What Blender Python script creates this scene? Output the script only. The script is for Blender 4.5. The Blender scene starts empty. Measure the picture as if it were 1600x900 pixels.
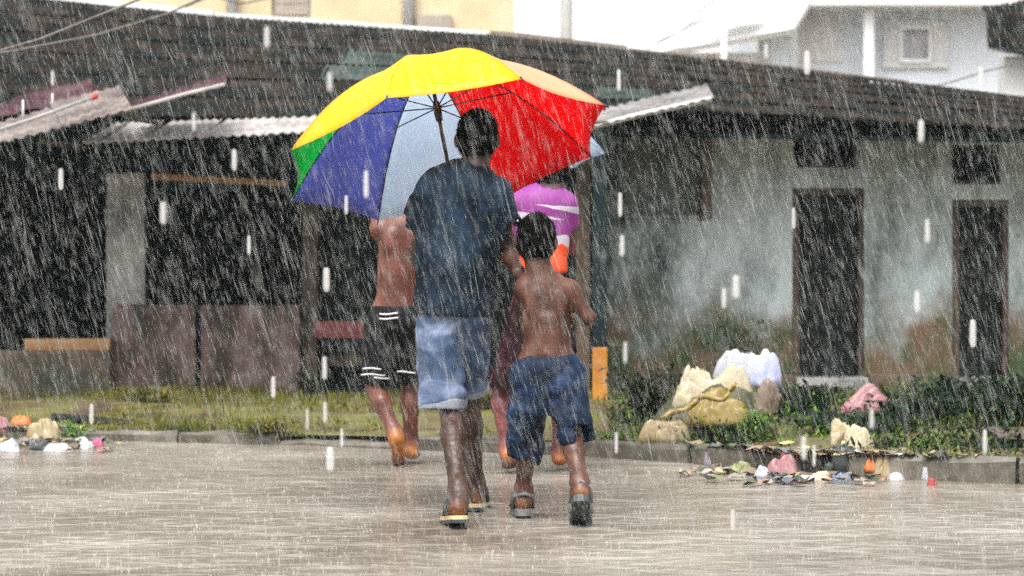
import bpy, bmesh, math, random
import numpy as np
from mathutils import Vector, Matrix

random.seed(7)
RNG = np.random.default_rng(7)
R = math.radians
scene = bpy.context.scene
COL = scene.collection

# ------------------------------------------------------------------ camera
CAM_H = 1.02
FPX = 3750.0                      # focal length in pixels of a 1600 px wide frame
cam_d = bpy.data.cameras.new('camera')
cam_d.sensor_width = 36.0
cam_d.lens = 36.0 * FPX / 1600.0
cam_d.shift_y = -20.0 / 1600.0    # horizon sits a little above the frame's centre
cam_d.clip_start = 0.1
cam_d.clip_end = 600.0
cam_d.dof.use_dof = True
cam_d.dof.focus_distance = 10.1
cam_d.dof.aperture_fstop = 3.4
cam = bpy.data.objects.new('camera', cam_d)
COL.objects.link(cam)
cam.location = (0, 0, CAM_H)
cam.rotation_euler = (R(90), 0, 0)
scene.camera = cam

# ------------------------------------------------------------------ world, overcast
SUN_EL, SUN_ROT = 62.0, 200.0
world = bpy.data.worlds.new('World')
scene.world = world
world.use_nodes = True
nt = world.node_tree
nt.nodes.clear()
sky = nt.nodes.new('ShaderNodeTexSky')
sky.sky_type = 'NISHITA'
sky.sun_disc = False
sky.sun_elevation = R(SUN_EL)
sky.sun_rotation = R(SUN_ROT)
sky.air_density = 1.0
sky.dust_density = 6.0
sky.ozone_density = 1.0
hs = nt.nodes.new('ShaderNodeHueSaturation')
hs.inputs['Saturation'].default_value = 0.12
bg = nt.nodes.new('ShaderNodeBackground')
bg.inputs['Strength'].default_value = 0.15
wo = nt.nodes.new('ShaderNodeOutputWorld')
nt.links.new(sky.outputs[0], hs.inputs['Color'])
nt.links.new(hs.outputs[0], bg.inputs['Color'])
nt.links.new(bg.outputs[0], wo.inputs['Surface'])

sun_d = bpy.data.lights.new('sun', 'SUN')
sun_d.energy = 0.9
sun_d.angle = R(40)
sun_d.color = (1.0, 0.97, 0.93)
sun = bpy.data.objects.new('sun', sun_d)
COL.objects.link(sun)
_az = R(SUN_ROT)
_dir = Vector((math.sin(_az) * math.cos(R(SUN_EL)), math.cos(_az) * math.cos(R(SUN_EL)), math.sin(R(SUN_EL))))
sun.rotation_euler = _dir.to_track_quat('Z', 'Y').to_euler()
sun.location = (0, 5, 30)

scene.view_settings.view_transform = 'Standard'
scene.view_settings.look = 'None'
scene.view_settings.exposure = 1.25
scene.view_settings.gamma = 1.0
scene.view_settings.use_curve_mapping = False
scene.cycles.max_bounces = 6
scene.cycles.transparent_max_bounces = 24
scene.cycles.use_denoising = False

# ------------------------------------------------------------------ helpers
def P(px, py, Y):
    """a point at depth Y metres that falls on pixel (px, py) of the 1600x900 frame"""
    return Vector(((px - 800.0) / FPX * Y, Y, CAM_H - (py - 430.0) / FPX * Y))

def srgb(r, g, b):
    f = lambda c: (c / 255 / 12.92) if c <= 10 else ((c / 255 + 0.055) / 1.055) ** 2.4
    return (f(r), f(g), f(b), 1.0)

def tag(o, label=None, cat=None, group=None, kind=None):
    if label: o['label'] = label
    if cat: o['category'] = cat
    if group: o['group'] = group
    if kind: o['kind'] = kind
    return o

def empty(name, loc=(0, 0, 0), rz=0.0):
    o = bpy.data.objects.new(name, None)
    o.empty_display_size = 0.2
    COL.objects.link(o)
    o.location = loc
    o.rotation_euler = (0, 0, rz)
    return o

def link(name, me, mat=None, parent=None, smooth=False):
    o = bpy.data.objects.new(name, me)
    COL.objects.link(o)
    if mat is not None and len(me.materials) == 0:
        me.materials.append(mat)
    if parent is not None:
        o.parent = parent
    if smooth and len(me.polygons):
        me.polygons.foreach_set('use_smooth', [True] * len(me.polygons))
    return o

def mesh_from(name, verts, faces, mat=None, parent=None, smooth=False):
    me = bpy.data.meshes.new(name)
    me.from_pydata([tuple(v) for v in verts], [], [tuple(f) for f in faces])
    me.update()
    return link(name, me, mat, parent, smooth)

def bm_obj(name, bm, mat=None, parent=None, smooth=False, bevel=0.0):
    me = bpy.data.meshes.new(name)
    bmesh.ops.recalc_face_normals(bm, faces=bm.faces)
    if bevel > 0:
        bmesh.ops.bevel(bm, geom=list(bm.edges), offset=bevel, segments=2, affect='EDGES', profile=0.6)
    bm.to_mesh(me)
    bm.free()
    return link(name, me, mat, parent, smooth)

def add_box(bm, lo, hi, M=None):
    r = bmesh.ops.create_cube(bm, size=1.0)
    lo, hi = Vector(lo), Vector(hi)
    c, s = (lo + hi) / 2, hi - lo
    for v in r['verts']:
        v.co = Vector((v.co.x * s.x + c.x, v.co.y * s.y + c.y, v.co.z * s.z + c.z))
        if M is not None:
            v.co = M @ v.co
    return r['verts']

def box(name, lo, hi, mat, parent=None, bevel=0.006, jit=0.0):
    bm = bmesh.new()
    vs = add_box(bm, lo, hi)
    if jit:
        for v in vs:
            v.co += Vector((random.uniform(-jit, jit), random.uniform(-jit, jit), random.uniform(-jit, jit)))
    return bm_obj(name, bm, mat, parent, bevel=bevel)

def pbox(name, x0, y0, x1, y1, Y, depth, mat, parent=None, bevel=0.006, jit=0.0):
    """a box whose front face, at depth Y, spans the given pixel rectangle"""
    a, b = P(x0, y1, Y), P(x1, y0, Y)
    return box(name, (a.x, Y, a.z), (b.x, Y + depth, b.z), mat, parent, bevel, jit)

def tube(bm, pts, rads, seg=8, cap=True):
    pts = [Vector(p) for p in pts]
    rings = []
    n = len(pts)
    if not hasattr(rads, '__len__'): rads = [rads] * n
    up = Vector((0.31, 0.22, 0.92)).normalized()
    for i, p in enumerate(pts):
        d = (pts[min(i + 1, n - 1)] - pts[max(i - 1, 0)]).normalized()
        a = d.cross(up)
        if a.length < 1e-3: a = d.cross(Vector((1, 0, 0)))
        a.normalize(); b = d.cross(a)
        rings.append([bm.verts.new(p + (a * math.cos(2 * math.pi * k / seg) + b * math.sin(2 * math.pi * k / seg)) * rads[i]) for k in range(seg)])
    for i in range(n - 1):
        for k in range(seg):
            bm.faces.new((rings[i][k], rings[i][(k + 1) % seg], rings[i + 1][(k + 1) % seg], rings[i + 1][k]))
    if cap:
        bm.faces.new(rings[0][::-1]); bm.faces.new(rings[-1])

def tube_obj(name, pts, rads, mat, parent=None, seg=8):
    bm = bmesh.new(); tube(bm, pts, rads, seg)
    return bm_obj(name, bm, mat, parent, smooth=True)

def vnoise(p, seed=0):
    """value noise in [-1,1] at points p (N,3)"""
    p = np.asarray(p, np.float32)
    i = np.floor(p).astype(np.int64); f = p - i
    f = f * f * (3 - 2 * f)
    def h(ix, iy, iz):
        n = (ix * 374761393 + iy * 668265263 + iz * 2147483647 + seed * 974634777) & 0xffffffff
        n = ((n ^ (n >> 13)) * 1274126177) & 0xffffffff
        n = (n ^ (n >> 16)) & 0xffff
        return n.astype(np.float32) / 32767.5 - 1.0
    x, y, z = i[..., 0], i[..., 1], i[..., 2]
    fx, fy, fz = f[..., 0], f[..., 1], f[..., 2]
    def lx(yy, zz): return h(x, yy, zz) * (1 - fx) + h(x + 1, yy, zz) * fx
    a = lx(y, z) * (1 - fy) + lx(y + 1, z) * fy
    b = lx(y, z + 1) * (1 - fy) + lx(y + 1, z + 1) * fy
    return a * (1 - fz) + b * fz

# ------------------------------------------------------------------ materials
def N(t, kind, **kw):
    n = t.nodes.new(kind)
    for k, v in kw.items():
        setattr(n, k, v)
    return n

def mat(name, cols, scale=4.0, rough=0.6, bump=0.2, bscale=None, spec=0.5, stretch=(1, 1, 1), detail=6.0, rvar=0.12, metal=0.0, coord='Object', bdist=0.01, warp=0.0):
    """procedural surface: a noise-driven ramp over the real colours, plus roughness variation and bump"""
    m = bpy.data.materials.new(name); m.use_nodes = True
    t = m.node_tree; b = t.nodes['Principled BSDF']
    tc = N(t, 'ShaderNodeTexCoord'); mp = N(t, 'ShaderNodeMapping')
    mp.inputs['Scale'].default_value = stretch
    t.links.new(tc.outputs[coord], mp.inputs[0])
    no = N(t, 'ShaderNodeTexNoise'); no.inputs['Scale'].default_value = scale; no.inputs['Detail'].default_value = detail
    no.inputs['Roughness'].default_value = 0.62; no.inputs['Distortion'].default_value = warp
    t.links.new(mp.outputs[0], no.inputs['Vector'])
    rp = N(t, 'ShaderNodeValToRGB'); cr = rp.color_ramp
    n = len(cols)
    lo, hi = 0.32, 0.68
    cr.elements[0].position = lo; cr.elements[1].position = hi
    cr.elements[0].color = cols[0]; cr.elements[1].color = cols[-1]
    for i in range(1, n - 1):
        e = cr.elements.new(lo + (hi - lo) * i / (n - 1)); e.color = cols[i]
    t.links.new(no.outputs[0], rp.inputs[0]); t.links.new(rp.outputs[0], b.inputs['Base Color'])
    n2 = N(t, 'ShaderNodeTexNoise'); n2.inputs['Scale'].default_value = bscale or scale * 6; n2.inputs['Detail'].default_value = 5
    t.links.new(mp.outputs[0], n2.inputs['Vector'])
    mr = N(t, 'ShaderNodeMapRange'); mr.inputs['To Min'].default_value = max(0.02, rough - rvar); mr.inputs['To Max'].default_value = min(1, rough + rvar)
    mr.inputs['From Min'].default_value = 0.3; mr.inputs['From Max'].default_value = 0.7
    t.links.new(n2.outputs[0], mr.inputs[0]); t.links.new(mr.outputs[0], b.inputs['Roughness'])
    if bump:
        bp = N(t, 'ShaderNodeBump'); bp.inputs['Strength'].default_value = bump; bp.inputs['Distance'].default_value = bdist
        t.links.new(n2.outputs[0], bp.inputs['Height']); t.links.new(bp.outputs[0], b.inputs['Normal'])
    b.inputs['Specular IOR Level'].default_value = spec
    b.inputs['Metallic'].default_value = metal
    return m

def C(r, g, b): return (r, g, b, 1.0)

M = {}
# a plain dark roofing, sheet metal, plaster and wood family, all rain-wet
M['roof_dark'] = mat('roof_dark', [C(.003, .006, .005), C(.007, .009, .008), C(.022, .015, .010), C(.032, .03, .027)], 2.4, .9, .6, 9, spec=.05, rvar=.05)
M['roof_green'] = mat('roof_green', [C(.012, .016, .014), C(.04, .055, .048), C(.075, .09, .08)], 1.6, .9, .5, 12, spec=.06)
M['roof_pink'] = mat('roof_pink', [C(.07, .05, .048), C(.16, .13, .12), C(.25, .22, .20)], 3.2, .8, .4, 14, spec=.12)
M['sheet_grey'] = mat('sheet_grey', [C(.08, .075, .07), C(.17, .16, .155), C(.27, .26, .255)], 3, .7, .4, 16, spec=.2)
M['shutter_green'] = mat('shutter_green', [C(.08, .10, .09), C(.18, .205, .19), C(.26, .285, .27)], 4, .8, .4, 16, spec=.1)
M['roof_magenta'] = mat('roof_magenta', [C(.018, .010, .013), C(.05, .016, .025), C(.09, .06, .055)], 2.0, .8, .3, 14, spec=.1)
M['asbestos'] = mat('asbestos', [C(.20, .17, .155), C(.36, .33, .31), C(.50, .47, .45)], 2.5, .65, .3, 16, spec=.25)
M['fascia_white'] = mat('fascia_white', [C(.55, .55, .54), C(.8, .8, .79)], 3, .5, .2, 20)
M['fascia_brown'] = mat('fascia_brown', [C(.10, .075, .06), C(.22, .18, .15)], 3, .6, .3, 20)
M['concrete'] = mat('concrete', [C(.13, .13, .125), C(.28, .275, .265), C(.40, .39, .38)], 3.2, .6, .5, 18)
M['kerb'] = mat('kerb', [C(.028, .034, .016), C(.09, .078, .058), C(.18, .155, .125)], 4.5, .55, .6, 16)
M['panel'] = mat('panel', [C(.012, .012, .006), C(.055, .032, .022), C(.14, .08, .072), C(.17, .13, .11)], 6.0, .65, .5, 22, stretch=(1, 1, .45))
M['wood_orange'] = mat('wood_orange', [C(.20, .08, .025), C(.38, .19, .07), C(.46, .28, .14)], 3.0, .55, .4, 20, stretch=(.3, 1, 3))
M['wood_red'] = mat('wood_red', [C(.10, .012, .015), C(.20, .03, .03)], 3.0, .5, .3, 20)
M['wood_dark'] = mat('wood_dark', [C(.002, .005, .0045), C(.005, .009, .008), C(.014, .014, .011)], 3.0, .8, .5, 18, stretch=(3, 1, .4), spec=.25)
M['wood_brown'] = mat('wood_brown', [C(.03, .02, .012), C(.10, .065, .04)], 3.0, .6, .5, 18, stretch=(3, 1, .4))
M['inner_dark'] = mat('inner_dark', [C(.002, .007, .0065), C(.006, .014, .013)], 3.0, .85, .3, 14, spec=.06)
M['lowwall'] = mat('lowwall', [C(.025, .04, .016), C(.085, .06, .038), C(.15, .095, .065)], 2.6, .7, .6, 14, stretch=(.6, 1, 1.5))
M['post_green'] = mat('post_green', [C(.003, .009, .01), C(.007, .02, .021)], 4, .5, .2, 20, spec=.15)
M['post_orange'] = mat('post_orange', [C(.28, .10, .008), C(.48, .20, .015)], 4, .45, .2, 20)
M['pipe'] = mat('pipe', [C(.45, .44, .43), C(.62, .61, .60)], 3, .35, .05, 20)
M['red_plastic'] = mat('red_plastic', [C(.5, .03, .02), C(.65, .06, .03)], 3, .35, .05, 20)
M['cable'] = mat('cable', [C(.07, .06, .05), C(.16, .14, .12)], 3, .6, .05, 20)
M['cream'] = mat('cream', [C(.50, .40, .24), C(.58, .47, .29), C(.62, .53, .37)], .9, .8, .1, 8, spec=.2)
M['far_grey'] = mat('far_grey', [C(.36, .35, .34), C(.46, .45, .44)], 1.2, .7, .1, 8)
M['far_brown'] = mat('far_brown', [C(.27, .22, .18), C(.38, .32, .27)], 1.2, .7, .1, 8)
M['far_white'] = mat('far_white', [C(.72, .72, .72), C(.82, .82, .82)], .8, .8, .1, 8, spec=.2)
M['far_wall'] = mat('far_wall', [C(.60, .64, .69), C(.72, .76, .81)], .5, .8, .1, 8, spec=.2)
M['far_roof'] = mat('far_roof', [C(.56, .555, .54), C(.70, .695, .68)], .8, .7, .15, 8, spec=.2)
M['far_glass'] = mat('far_glass', [C(.42, .41, .42), C(.5, .49, .5)], 1.0, .3, .02, 8)
M['pole'] = mat('pole', [C(.36, .35, .33), C(.45, .44, .42)], 2, .7, .1, 10)

def plaster_mat():
    """old lime-washed wall: pale grey with green-black damp, awning shade painted in at the left end, and rust-brown staining rising from the foot"""
    m = bpy.data.materials.new('plaster'); m.use_nodes = True
    t = m.node_tree; b = t.nodes['Principled BSDF']
    tc = N(t, 'ShaderNodeTexCoord'); sx = N(t, 'ShaderNodeSeparateXYZ'); t.links.new(tc.outputs['Object'], sx.inputs[0])
    n1 = N(t, 'ShaderNodeTexNoise'); n1.inputs['Scale'].default_value = 1.5; n1.inputs['Detail'].default_value = 10; n1.inputs['Roughness'].default_value = .72
    mp = N(t, 'ShaderNodeMapping'); mp.inputs['Scale'].default_value = (1.6, 1, .7); t.links.new(tc.outputs['Object'], mp.inputs[0]); t.links.new(mp.outputs[0], n1.inputs['Vector'])
    r1 = N(t, 'ShaderNodeValToRGB'); c = r1.color_ramp
    c.elements[0].position = .34; c.elements[0].color = C(.02, .04, .035); c.elements[1].position = .62; c.elements[1].color = C(.56, .63, .65)
    e = c.elements.new(.47); e.color = C(.25, .295, .29)
    mx0 = N(t, 'ShaderNodeMapRange'); mx0.inputs['From Min'].default_value = .75; mx0.inputs['From Max'].default_value = 1.75; mx0.inputs['To Min'].default_value = -.17; mx0.inputs['To Max'].default_value = .07  # darkens the colour towards the left, standing in for shade under the awning
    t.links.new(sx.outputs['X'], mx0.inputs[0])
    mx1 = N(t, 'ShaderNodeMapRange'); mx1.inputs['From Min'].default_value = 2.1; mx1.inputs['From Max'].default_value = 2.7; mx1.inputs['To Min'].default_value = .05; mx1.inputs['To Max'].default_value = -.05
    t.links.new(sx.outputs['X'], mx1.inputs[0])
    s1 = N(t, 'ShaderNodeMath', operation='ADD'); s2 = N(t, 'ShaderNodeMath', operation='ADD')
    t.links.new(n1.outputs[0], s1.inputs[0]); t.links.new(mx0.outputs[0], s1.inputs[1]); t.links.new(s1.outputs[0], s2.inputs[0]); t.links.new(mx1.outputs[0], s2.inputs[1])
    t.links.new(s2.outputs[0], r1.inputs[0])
    # damp rising from the ground
    n2 = N(t, 'ShaderNodeTexNoise'); n2.inputs['Scale'].default_value = 2.2; n2.inputs['Detail'].default_value = 7
    t.links.new(tc.outputs['Object'], n2.inputs['Vector'])
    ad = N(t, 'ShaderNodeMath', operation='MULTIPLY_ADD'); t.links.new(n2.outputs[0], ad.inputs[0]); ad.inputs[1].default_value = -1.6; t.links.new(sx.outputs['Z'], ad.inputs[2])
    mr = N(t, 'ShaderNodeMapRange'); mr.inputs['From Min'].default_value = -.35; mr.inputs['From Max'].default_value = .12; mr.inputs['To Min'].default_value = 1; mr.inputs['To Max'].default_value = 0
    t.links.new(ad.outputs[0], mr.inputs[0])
    r2 = N(t, 'ShaderNodeValToRGB'); c = r2.color_ramp
    c.elements[0].position = .35; c.elements[0].color = C(.035, .065, .018); c.elements[1].position = .62; c.elements[1].color = C(.17, .10, .055)
    n3 = N(t, 'ShaderNodeTexNoise'); n3.inputs['Scale'].default_value = 3.1; t.links.new(tc.outputs['Object'], n3.inputs['Vector']); t.links.new(n3.outputs[0], r2.inputs[0])
    mx = N(t, 'ShaderNodeMix', data_type='RGBA'); t.links.new(mr.outputs[0], mx.inputs['Factor']); t.links.new(r1.outputs[0], mx.inputs['A']); t.links.new(r2.outputs[0], mx.inputs['B'])
    t.links.new(mx.outputs['Result'], b.inputs['Base Color'])
    b.inputs['Roughness'].default_value = .6; b.inputs['Specular IOR Level'].default_value = .35
    n4 = N(t, 'ShaderNodeTexNoise'); n4.inputs['Scale'].default_value = 14; n4.inputs['Detail'].default_value = 6; t.links.new(tc.outputs['Object'], n4.inputs['Vector'])
    bp = N(t, 'ShaderNodeBump'); bp.inputs['Strength'].default_value = .5; bp.inputs['Distance'].default_value = .015
    t.links.new(n4.outputs[0], bp.inputs['Height']); t.links.new(bp.outputs[0], b.inputs['Normal'])
    return m
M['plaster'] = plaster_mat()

def road_mat():
    """flooded muddy street: thin brown water over grit, broken up by rain"""
    m = bpy.data.materials.new('wet_road'); m.use_nodes = True
    t = m.node_tree; b = t.nodes['Principled BSDF']
    tc = N(t, 'ShaderNodeTexCoord')
    n1 = N(t, 'ShaderNodeTexNoise'); n1.inputs['Scale'].default_value = .9; n1.inputs['Detail'].default_value = 8; n1.inputs['Roughness'].default_value = .65
    t.links.new(tc.outputs['Object'], n1.inputs['Vector'])
    r1 = N(t, 'ShaderNodeValToRGB'); c = r1.color_ramp
    c.elements[0].position = .33; c.elements[0].color = C(.14, .115, .088); c.elements[1].position = .66; c.elements[1].color = C(.32, .29, .245)
    t.links.new(n1.outputs[0], r1.inputs[0]); t.links.new(r1.outputs[0], b.inputs['Base Color'])
    b.inputs['Roughness'].default_value = .2; b.inputs['IOR'].default_value = 1.33; b.inputs['Specular IOR Level'].default_value = .5
    w1 = N(t, 'ShaderNodeTexNoise'); w1.inputs['Scale'].default_value = 4.6; w1.inputs['Detail'].default_value = 2; w1.inputs['Roughness'].default_value = .6; w1.inputs['Distortion'].default_value = .0
    w2 = N(t, 'ShaderNodeTexNoise'); w2.inputs['Scale'].default_value = 30; w2.inputs['Detail'].default_value = 4; w2.inputs['Roughness'].default_value = .7
    mpp = N(t, 'ShaderNodeMapping'); mpp.inputs['Scale'].default_value = (.9, 1, 1); t.links.new(tc.outputs['Object'], mpp.inputs[0])
    for w in (w1, w2): t.links.new(mpp.outputs[0], w.inputs['Vector'])
    b1 = N(t, 'ShaderNodeBump'); b1.inputs['Strength'].default_value = 1.0; b1.inputs['Distance'].default_value = .045
    b2 = N(t, 'ShaderNodeBump'); b2.inputs['Strength'].default_value = 1.0; b2.inputs['Distance'].default_value = .002
    t.links.new(w1.outputs[0], b1.inputs['Height']); t.links.new(w2.outputs[0], b2.inputs['Height'])
    t.links.new(b1.outputs[0], b2.inputs['Normal']); t.links.new(b2.outputs[0], b.inputs['Normal'])
    return m
M['road'] = road_mat()
M['verge'] = mat('verge', [C(.035, .026, .013), C(.095, .064, .03), C(.10, .105, .018), C(.17, .125, .065)], 2.6, .6, .7, 18, warp=.5)
M['earth'] = mat('earth', [C(.08, .065, .045), C(.16, .13, .09)], 1.0, .7, .4, 8)

def leaf_mat(name, cols, trans=.35):
    m = mat(name, cols, 7.0, .6, .0, 20, spec=.15)
    t = m.node_tree; b = t.nodes['Principled BSDF']; out = t.nodes['Material Output']
    tr = N(t, 'ShaderNodeBsdfTranslucent'); ms = N(t, 'ShaderNodeMixShader'); ms.inputs[0].default_value = trans
    src = b.inputs['Base Color'].links[0].from_socket
    t.links.new(src, tr.inputs[0]); t.links.new(b.outputs[0], ms.inputs[1]); t.links.new(tr.outputs[0], ms.inputs[2]); t.links.new(ms.outputs[0], out.inputs['Surface'])
    return m
M['leaf_dark'] = leaf_mat('leaf_dark', [C(.002, .008, .003), C(.005, .018, .005), C(.014, .038, .009)], .2)
M['leaf_bright'] = leaf_mat('leaf_bright', [C(.05, .13, .01), C(.11, .25, .015), C(.19, .30, .03)])
M['leaf_olive'] = leaf_mat('leaf_olive', [C(.06, .08, .01), C(.16, .155, .018), C(.27, .22, .035)])
M['grass'] = leaf_mat('grass', [C(.04, .065, .01), C(.12, .13, .018), C(.24, .19, .05)])
M['stem'] = mat('stem', [C(.05, .04, .02), C(.09, .07, .035)], 6, .6, .2)

def fabric(name, col, trans=.4, rough=.45, spec=.35):
    """thin umbrella nylon: light passes through it"""
    m = bpy.data.materials.new(name); m.use_nodes = True
    t = m.node_tree; b = t.nodes['Principled BSDF']; out = t.nodes['Material Output']
    tc = N(t, 'ShaderNodeTexCoord'); no = N(t, 'ShaderNodeTexNoise'); no.inputs['Scale'].default_value = 7; no.inputs['Detail'].default_value = 5
    t.links.new(tc.outputs['Object'], no.inputs['Vector'])
    mx = N(t, 'ShaderNodeMix', data_type='RGBA'); mx.inputs['A'].default_value = tuple(c * .88 for c in col[:3]) + (1,); mx.inputs['B'].default_value = col
    t.links.new(no.outputs[0], mx.inputs['Factor']); t.links.new(mx.outputs['Result'], b.inputs['Base Color'])
    b.inputs['Roughness'].default_value = rough; b.inputs['Specular IOR Level'].default_value = spec
    wv = N(t, 'ShaderNodeTexNoise'); wv.inputs['Scale'].default_value = 10; t.links.new(tc.outputs['Object'], wv.inputs['Vector'])
    bp = N(t, 'ShaderNodeBump'); bp.inputs['Strength'].default_value = .25; bp.inputs['Distance'].default_value = .01
    t.links.new(wv.outputs[0], bp.inputs['Height']); t.links.new(bp.outputs[0], b.inputs['Normal'])
    tr = N(t, 'ShaderNodeBsdfTranslucent'); t.links.new(mx.outputs['Result'], tr.inputs[0])
    ms = N(t, 'ShaderNodeMixShader'); ms.inputs[0].default_value = trans
    t.links.new(b.outputs[0], ms.inputs[1]); t.links.new(tr.outputs[0], ms.inputs[2]); t.links.new(ms.outputs[0], out.inputs['Surface'])
    return m
M['u_yellow'] = fabric('umbrella_yellow', C(.84, .56, .0))
M['u_peach'] = fabric('umbrella_peach', C(.90, .50, .28))
M['u_red'] = fabric('umbrella_red', C(.90, .004, .022), .75)
M['u_white'] = fabric('umbrella_white', C(.76, .86, .98), .8)
M['u_blue'] = fabric('umbrella_blue', C(.24, .28, .62), .75)
M['u_green'] = fabric('umbrella_green', C(.0, .55, .15), .7)
M['u_metal'] = mat('umbrella_metal', [C(.015, .018, .02), C(.04, .045, .05)], 8, .35, .05, metal=.5)
M['u_grip'] = mat('umbrella_grip', [C(.02, .02, .02), C(.04, .04, .04)], 8, .5, .1)

def skin_mat(name, c0, c1, c2, sole):
    """wet brown skin, paler on the soles of the feet"""
    m = mat(name, [c0, c1, c2], 9.0, .4, .5, 70, spec=.35, bdist=.005, rvar=.2)
    t = m.node_tree; b = t.nodes['Principled BSDF']
    src = b.inputs['Base Color'].links[0].from_socket
    tc = N(t, 'ShaderNodeTexCoord'); at = N(t, 'ShaderNodeAttribute', attribute_name='sole')
    mx = N(t, 'ShaderNodeMix', data_type='RGBA'); t.links.new(at.outputs['Fac'], mx.inputs['Factor'])
    t.links.new(src, mx.inputs['A']); mx.inputs['B'].default_value = sole
    t.links.new(mx.outputs['Result'], b.inputs['Base Color'])
    b.inputs['Subsurface Weight'].default_value = .06; b.inputs['Subsurface Radius'].default_value = (.012, .005, .003)
    return m
M['skin_man'] = skin_mat('skin_man', C(.022, .011, .008), C(.048, .022, .014), C(.085, .038, .023), C(.42, .15, .03))
M['skin_boy'] = skin_mat('skin_boy', C(.04, .016, .010), C(.08, .032, .019), C(.135, .06, .036), C(.52, .18, .03))
M['skin_rear'] = skin_mat('skin_rear', C(.055, .018, .012), C(.115, .038, .024), C(.18, .066, .042), C(.66, .24, .012))
M['skin_girl'] = skin_mat('skin_girl', C(.07, .018, .02), C(.13, .034, .038), C(.19, .06, .058), C(.60, .20, .02))
M['hair'] = mat('hair', [C(.0015, .0015, .0015), C(.003, .003, .003), C(.007, .006, .006)], 30, .8, .8, 120, spec=.05, bdist=.01)
M['shirt_navy'] = mat('shirt_navy', [C(.002, .0045, .007), C(.004, .010, .018), C(.018, .036, .066)], 4.2, .7, .4, 60, spec=.12, bdist=.004)
M['denim'] = mat('denim', [C(.010, .022, .048), C(.05, .082, .15), C(.25, .29, .41)], 4.0, .7, .5, 90, spec=.25, bdist=.003, warp=.7)
M['denim_hem'] = mat('denim_hem', [C(.15, .165, .20), C(.27, .29, .33)], 6, .7, .5, 90, spec=.25, bdist=.003)
M['shorts_blue'] = mat('shorts_blue', [C(.002, .004, .010), C(.004, .012, .032), C(.018, .047, .11)], 4, .65, .5, 80, spec=.2, bdist=.003, warp=.7)
M['shorts_black'] = mat('shorts_black', [C(.003, .003, .004), C(.008, .008, .009)], 6, .7, .4, 70, spec=.1, bdist=.003)
M['stripe_white'] = mat('stripe_white', [C(.35, .33, .34), C(.6, .58, .58)], 6, .6, .3, 70)
M['skirt'] = mat('skirt', [C(.006, .002, .003), C(.014, .004, .006), C(.035, .009, .015)], 5, .7, .4, 50, spec=.1)
M['rubber_tan'] = mat('rubber_tan', [C(.45, .33, .17), C(.60, .46, .26)], 6, .5, .2, 40)
M['rubber_dark'] = mat('rubber_dark', [C(.015, .02, .02), C(.04, .045, .045)], 6, .45, .4, 40)
M['rubber_grey'] = mat('rubber_grey', [C(.09, .09, .09), C(.17, .17, .17)], 6, .45, .4, 40)
M['eye'] = mat('eye', [C(.55, .5, .45), C(.7, .66, .6)], 6, .15, .0, 40)
M['cloth_white'] = mat('cloth_white', [C(.5, .5, .5), C(.75, .75, .75)], 6, .5, .3, 30)

def shirt_print():
    """purple top printed with two white swooshes; white then orange towards the hem"""
    m = bpy.data.materials.new('shirt_purple'); m.use_nodes = True
    t = m.node_tree; b = t.nodes['Principled BSDF']
    tc = N(t, 'ShaderNodeTexCoord'); s = N(t, 'ShaderNodeSeparateXYZ'); t.links.new(tc.outputs['Object'], s.inputs[0])
    X, Z = s.outputs['X'], s.outputs['Z']
    def ma(op, a, bb, c=None):
        n = N(t, 'ShaderNodeMath', operation=op)
        for i, v in enumerate((a, bb, c)):
            if v is None: continue
            if isinstance(v, (int, float)): n.inputs[i].default_value = v
            else: t.links.new(v, n.inputs[i])
        return n.outputs[0]
    no = N(t, 'ShaderNodeTexNoise'); no.inputs['Scale'].default_value = 6; t.links.new(tc.outputs['Object'], no.inputs['Vector'])
    wob = ma('MULTIPLY_ADD', no.outputs[0], .03, -.015)
    def swoosh(z0, slope, x0, x1, th):
        zz = ma('ADD', ma('SUBTRACT', Z, z0), wob)
        zz = ma('SUBTRACT', zz, ma('MULTIPLY', X, slope))
        # thickness swells from x0 to x1
        u = ma('DIVIDE', ma('SUBTRACT', X, x0), x1 - x0)
        u = ma('MINIMUM', ma('MAXIMUM', u, 0.0), 1.0)
        tt = ma('MULTIPLY', u, th)
        inside = ma('LESS_THAN', ma('ABSOLUTE', zz, None), tt)
        return ma('MULTIPLY', inside, ma('LESS_THAN', ma('ABSOLUTE', ma('SUBTRACT', X, (x0 + x1) / 2), None), abs(x1 - x0) / 2 + .002))
    w = ma('MAXIMUM', swoosh(1.375, -.12, -.03, .2, .02), swoosh(1.315, -.1, .12, -.16, .028))
    zb = ma('ADD', Z, ma('MULTIPLY', wob, 4.0))
    whiteband = ma('MULTIPLY', ma('LESS_THAN', zb, 1.205), ma('GREATER_THAN', zb, 1.16))
    w = ma('MAXIMUM', w, whiteband)
    orange = ma('LESS_THAN', zb, 1.16)
    m1 = N(t, 'ShaderNodeMix', data_type='RGBA'); m1.inputs['A'].default_value = C(.21, .024, .20); m1.inputs['B'].default_value = C(.5, .45, .52); t.links.new(w, m1.inputs['Factor'])
    m2 = N(t, 'ShaderNodeMix', data_type='RGBA'); t.links.new(m1.outputs['Result'], m2.inputs['A']); m2.inputs['B'].default_value = C(.75, .07, .008); t.links.new(orange, m2.inputs['Factor'])
    t.links.new(m2.outputs['Result'], b.inputs['Base Color']); b.inputs['Roughness'].default_value = .6
    return m
M['shirt_purple'] = shirt_print()

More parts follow.
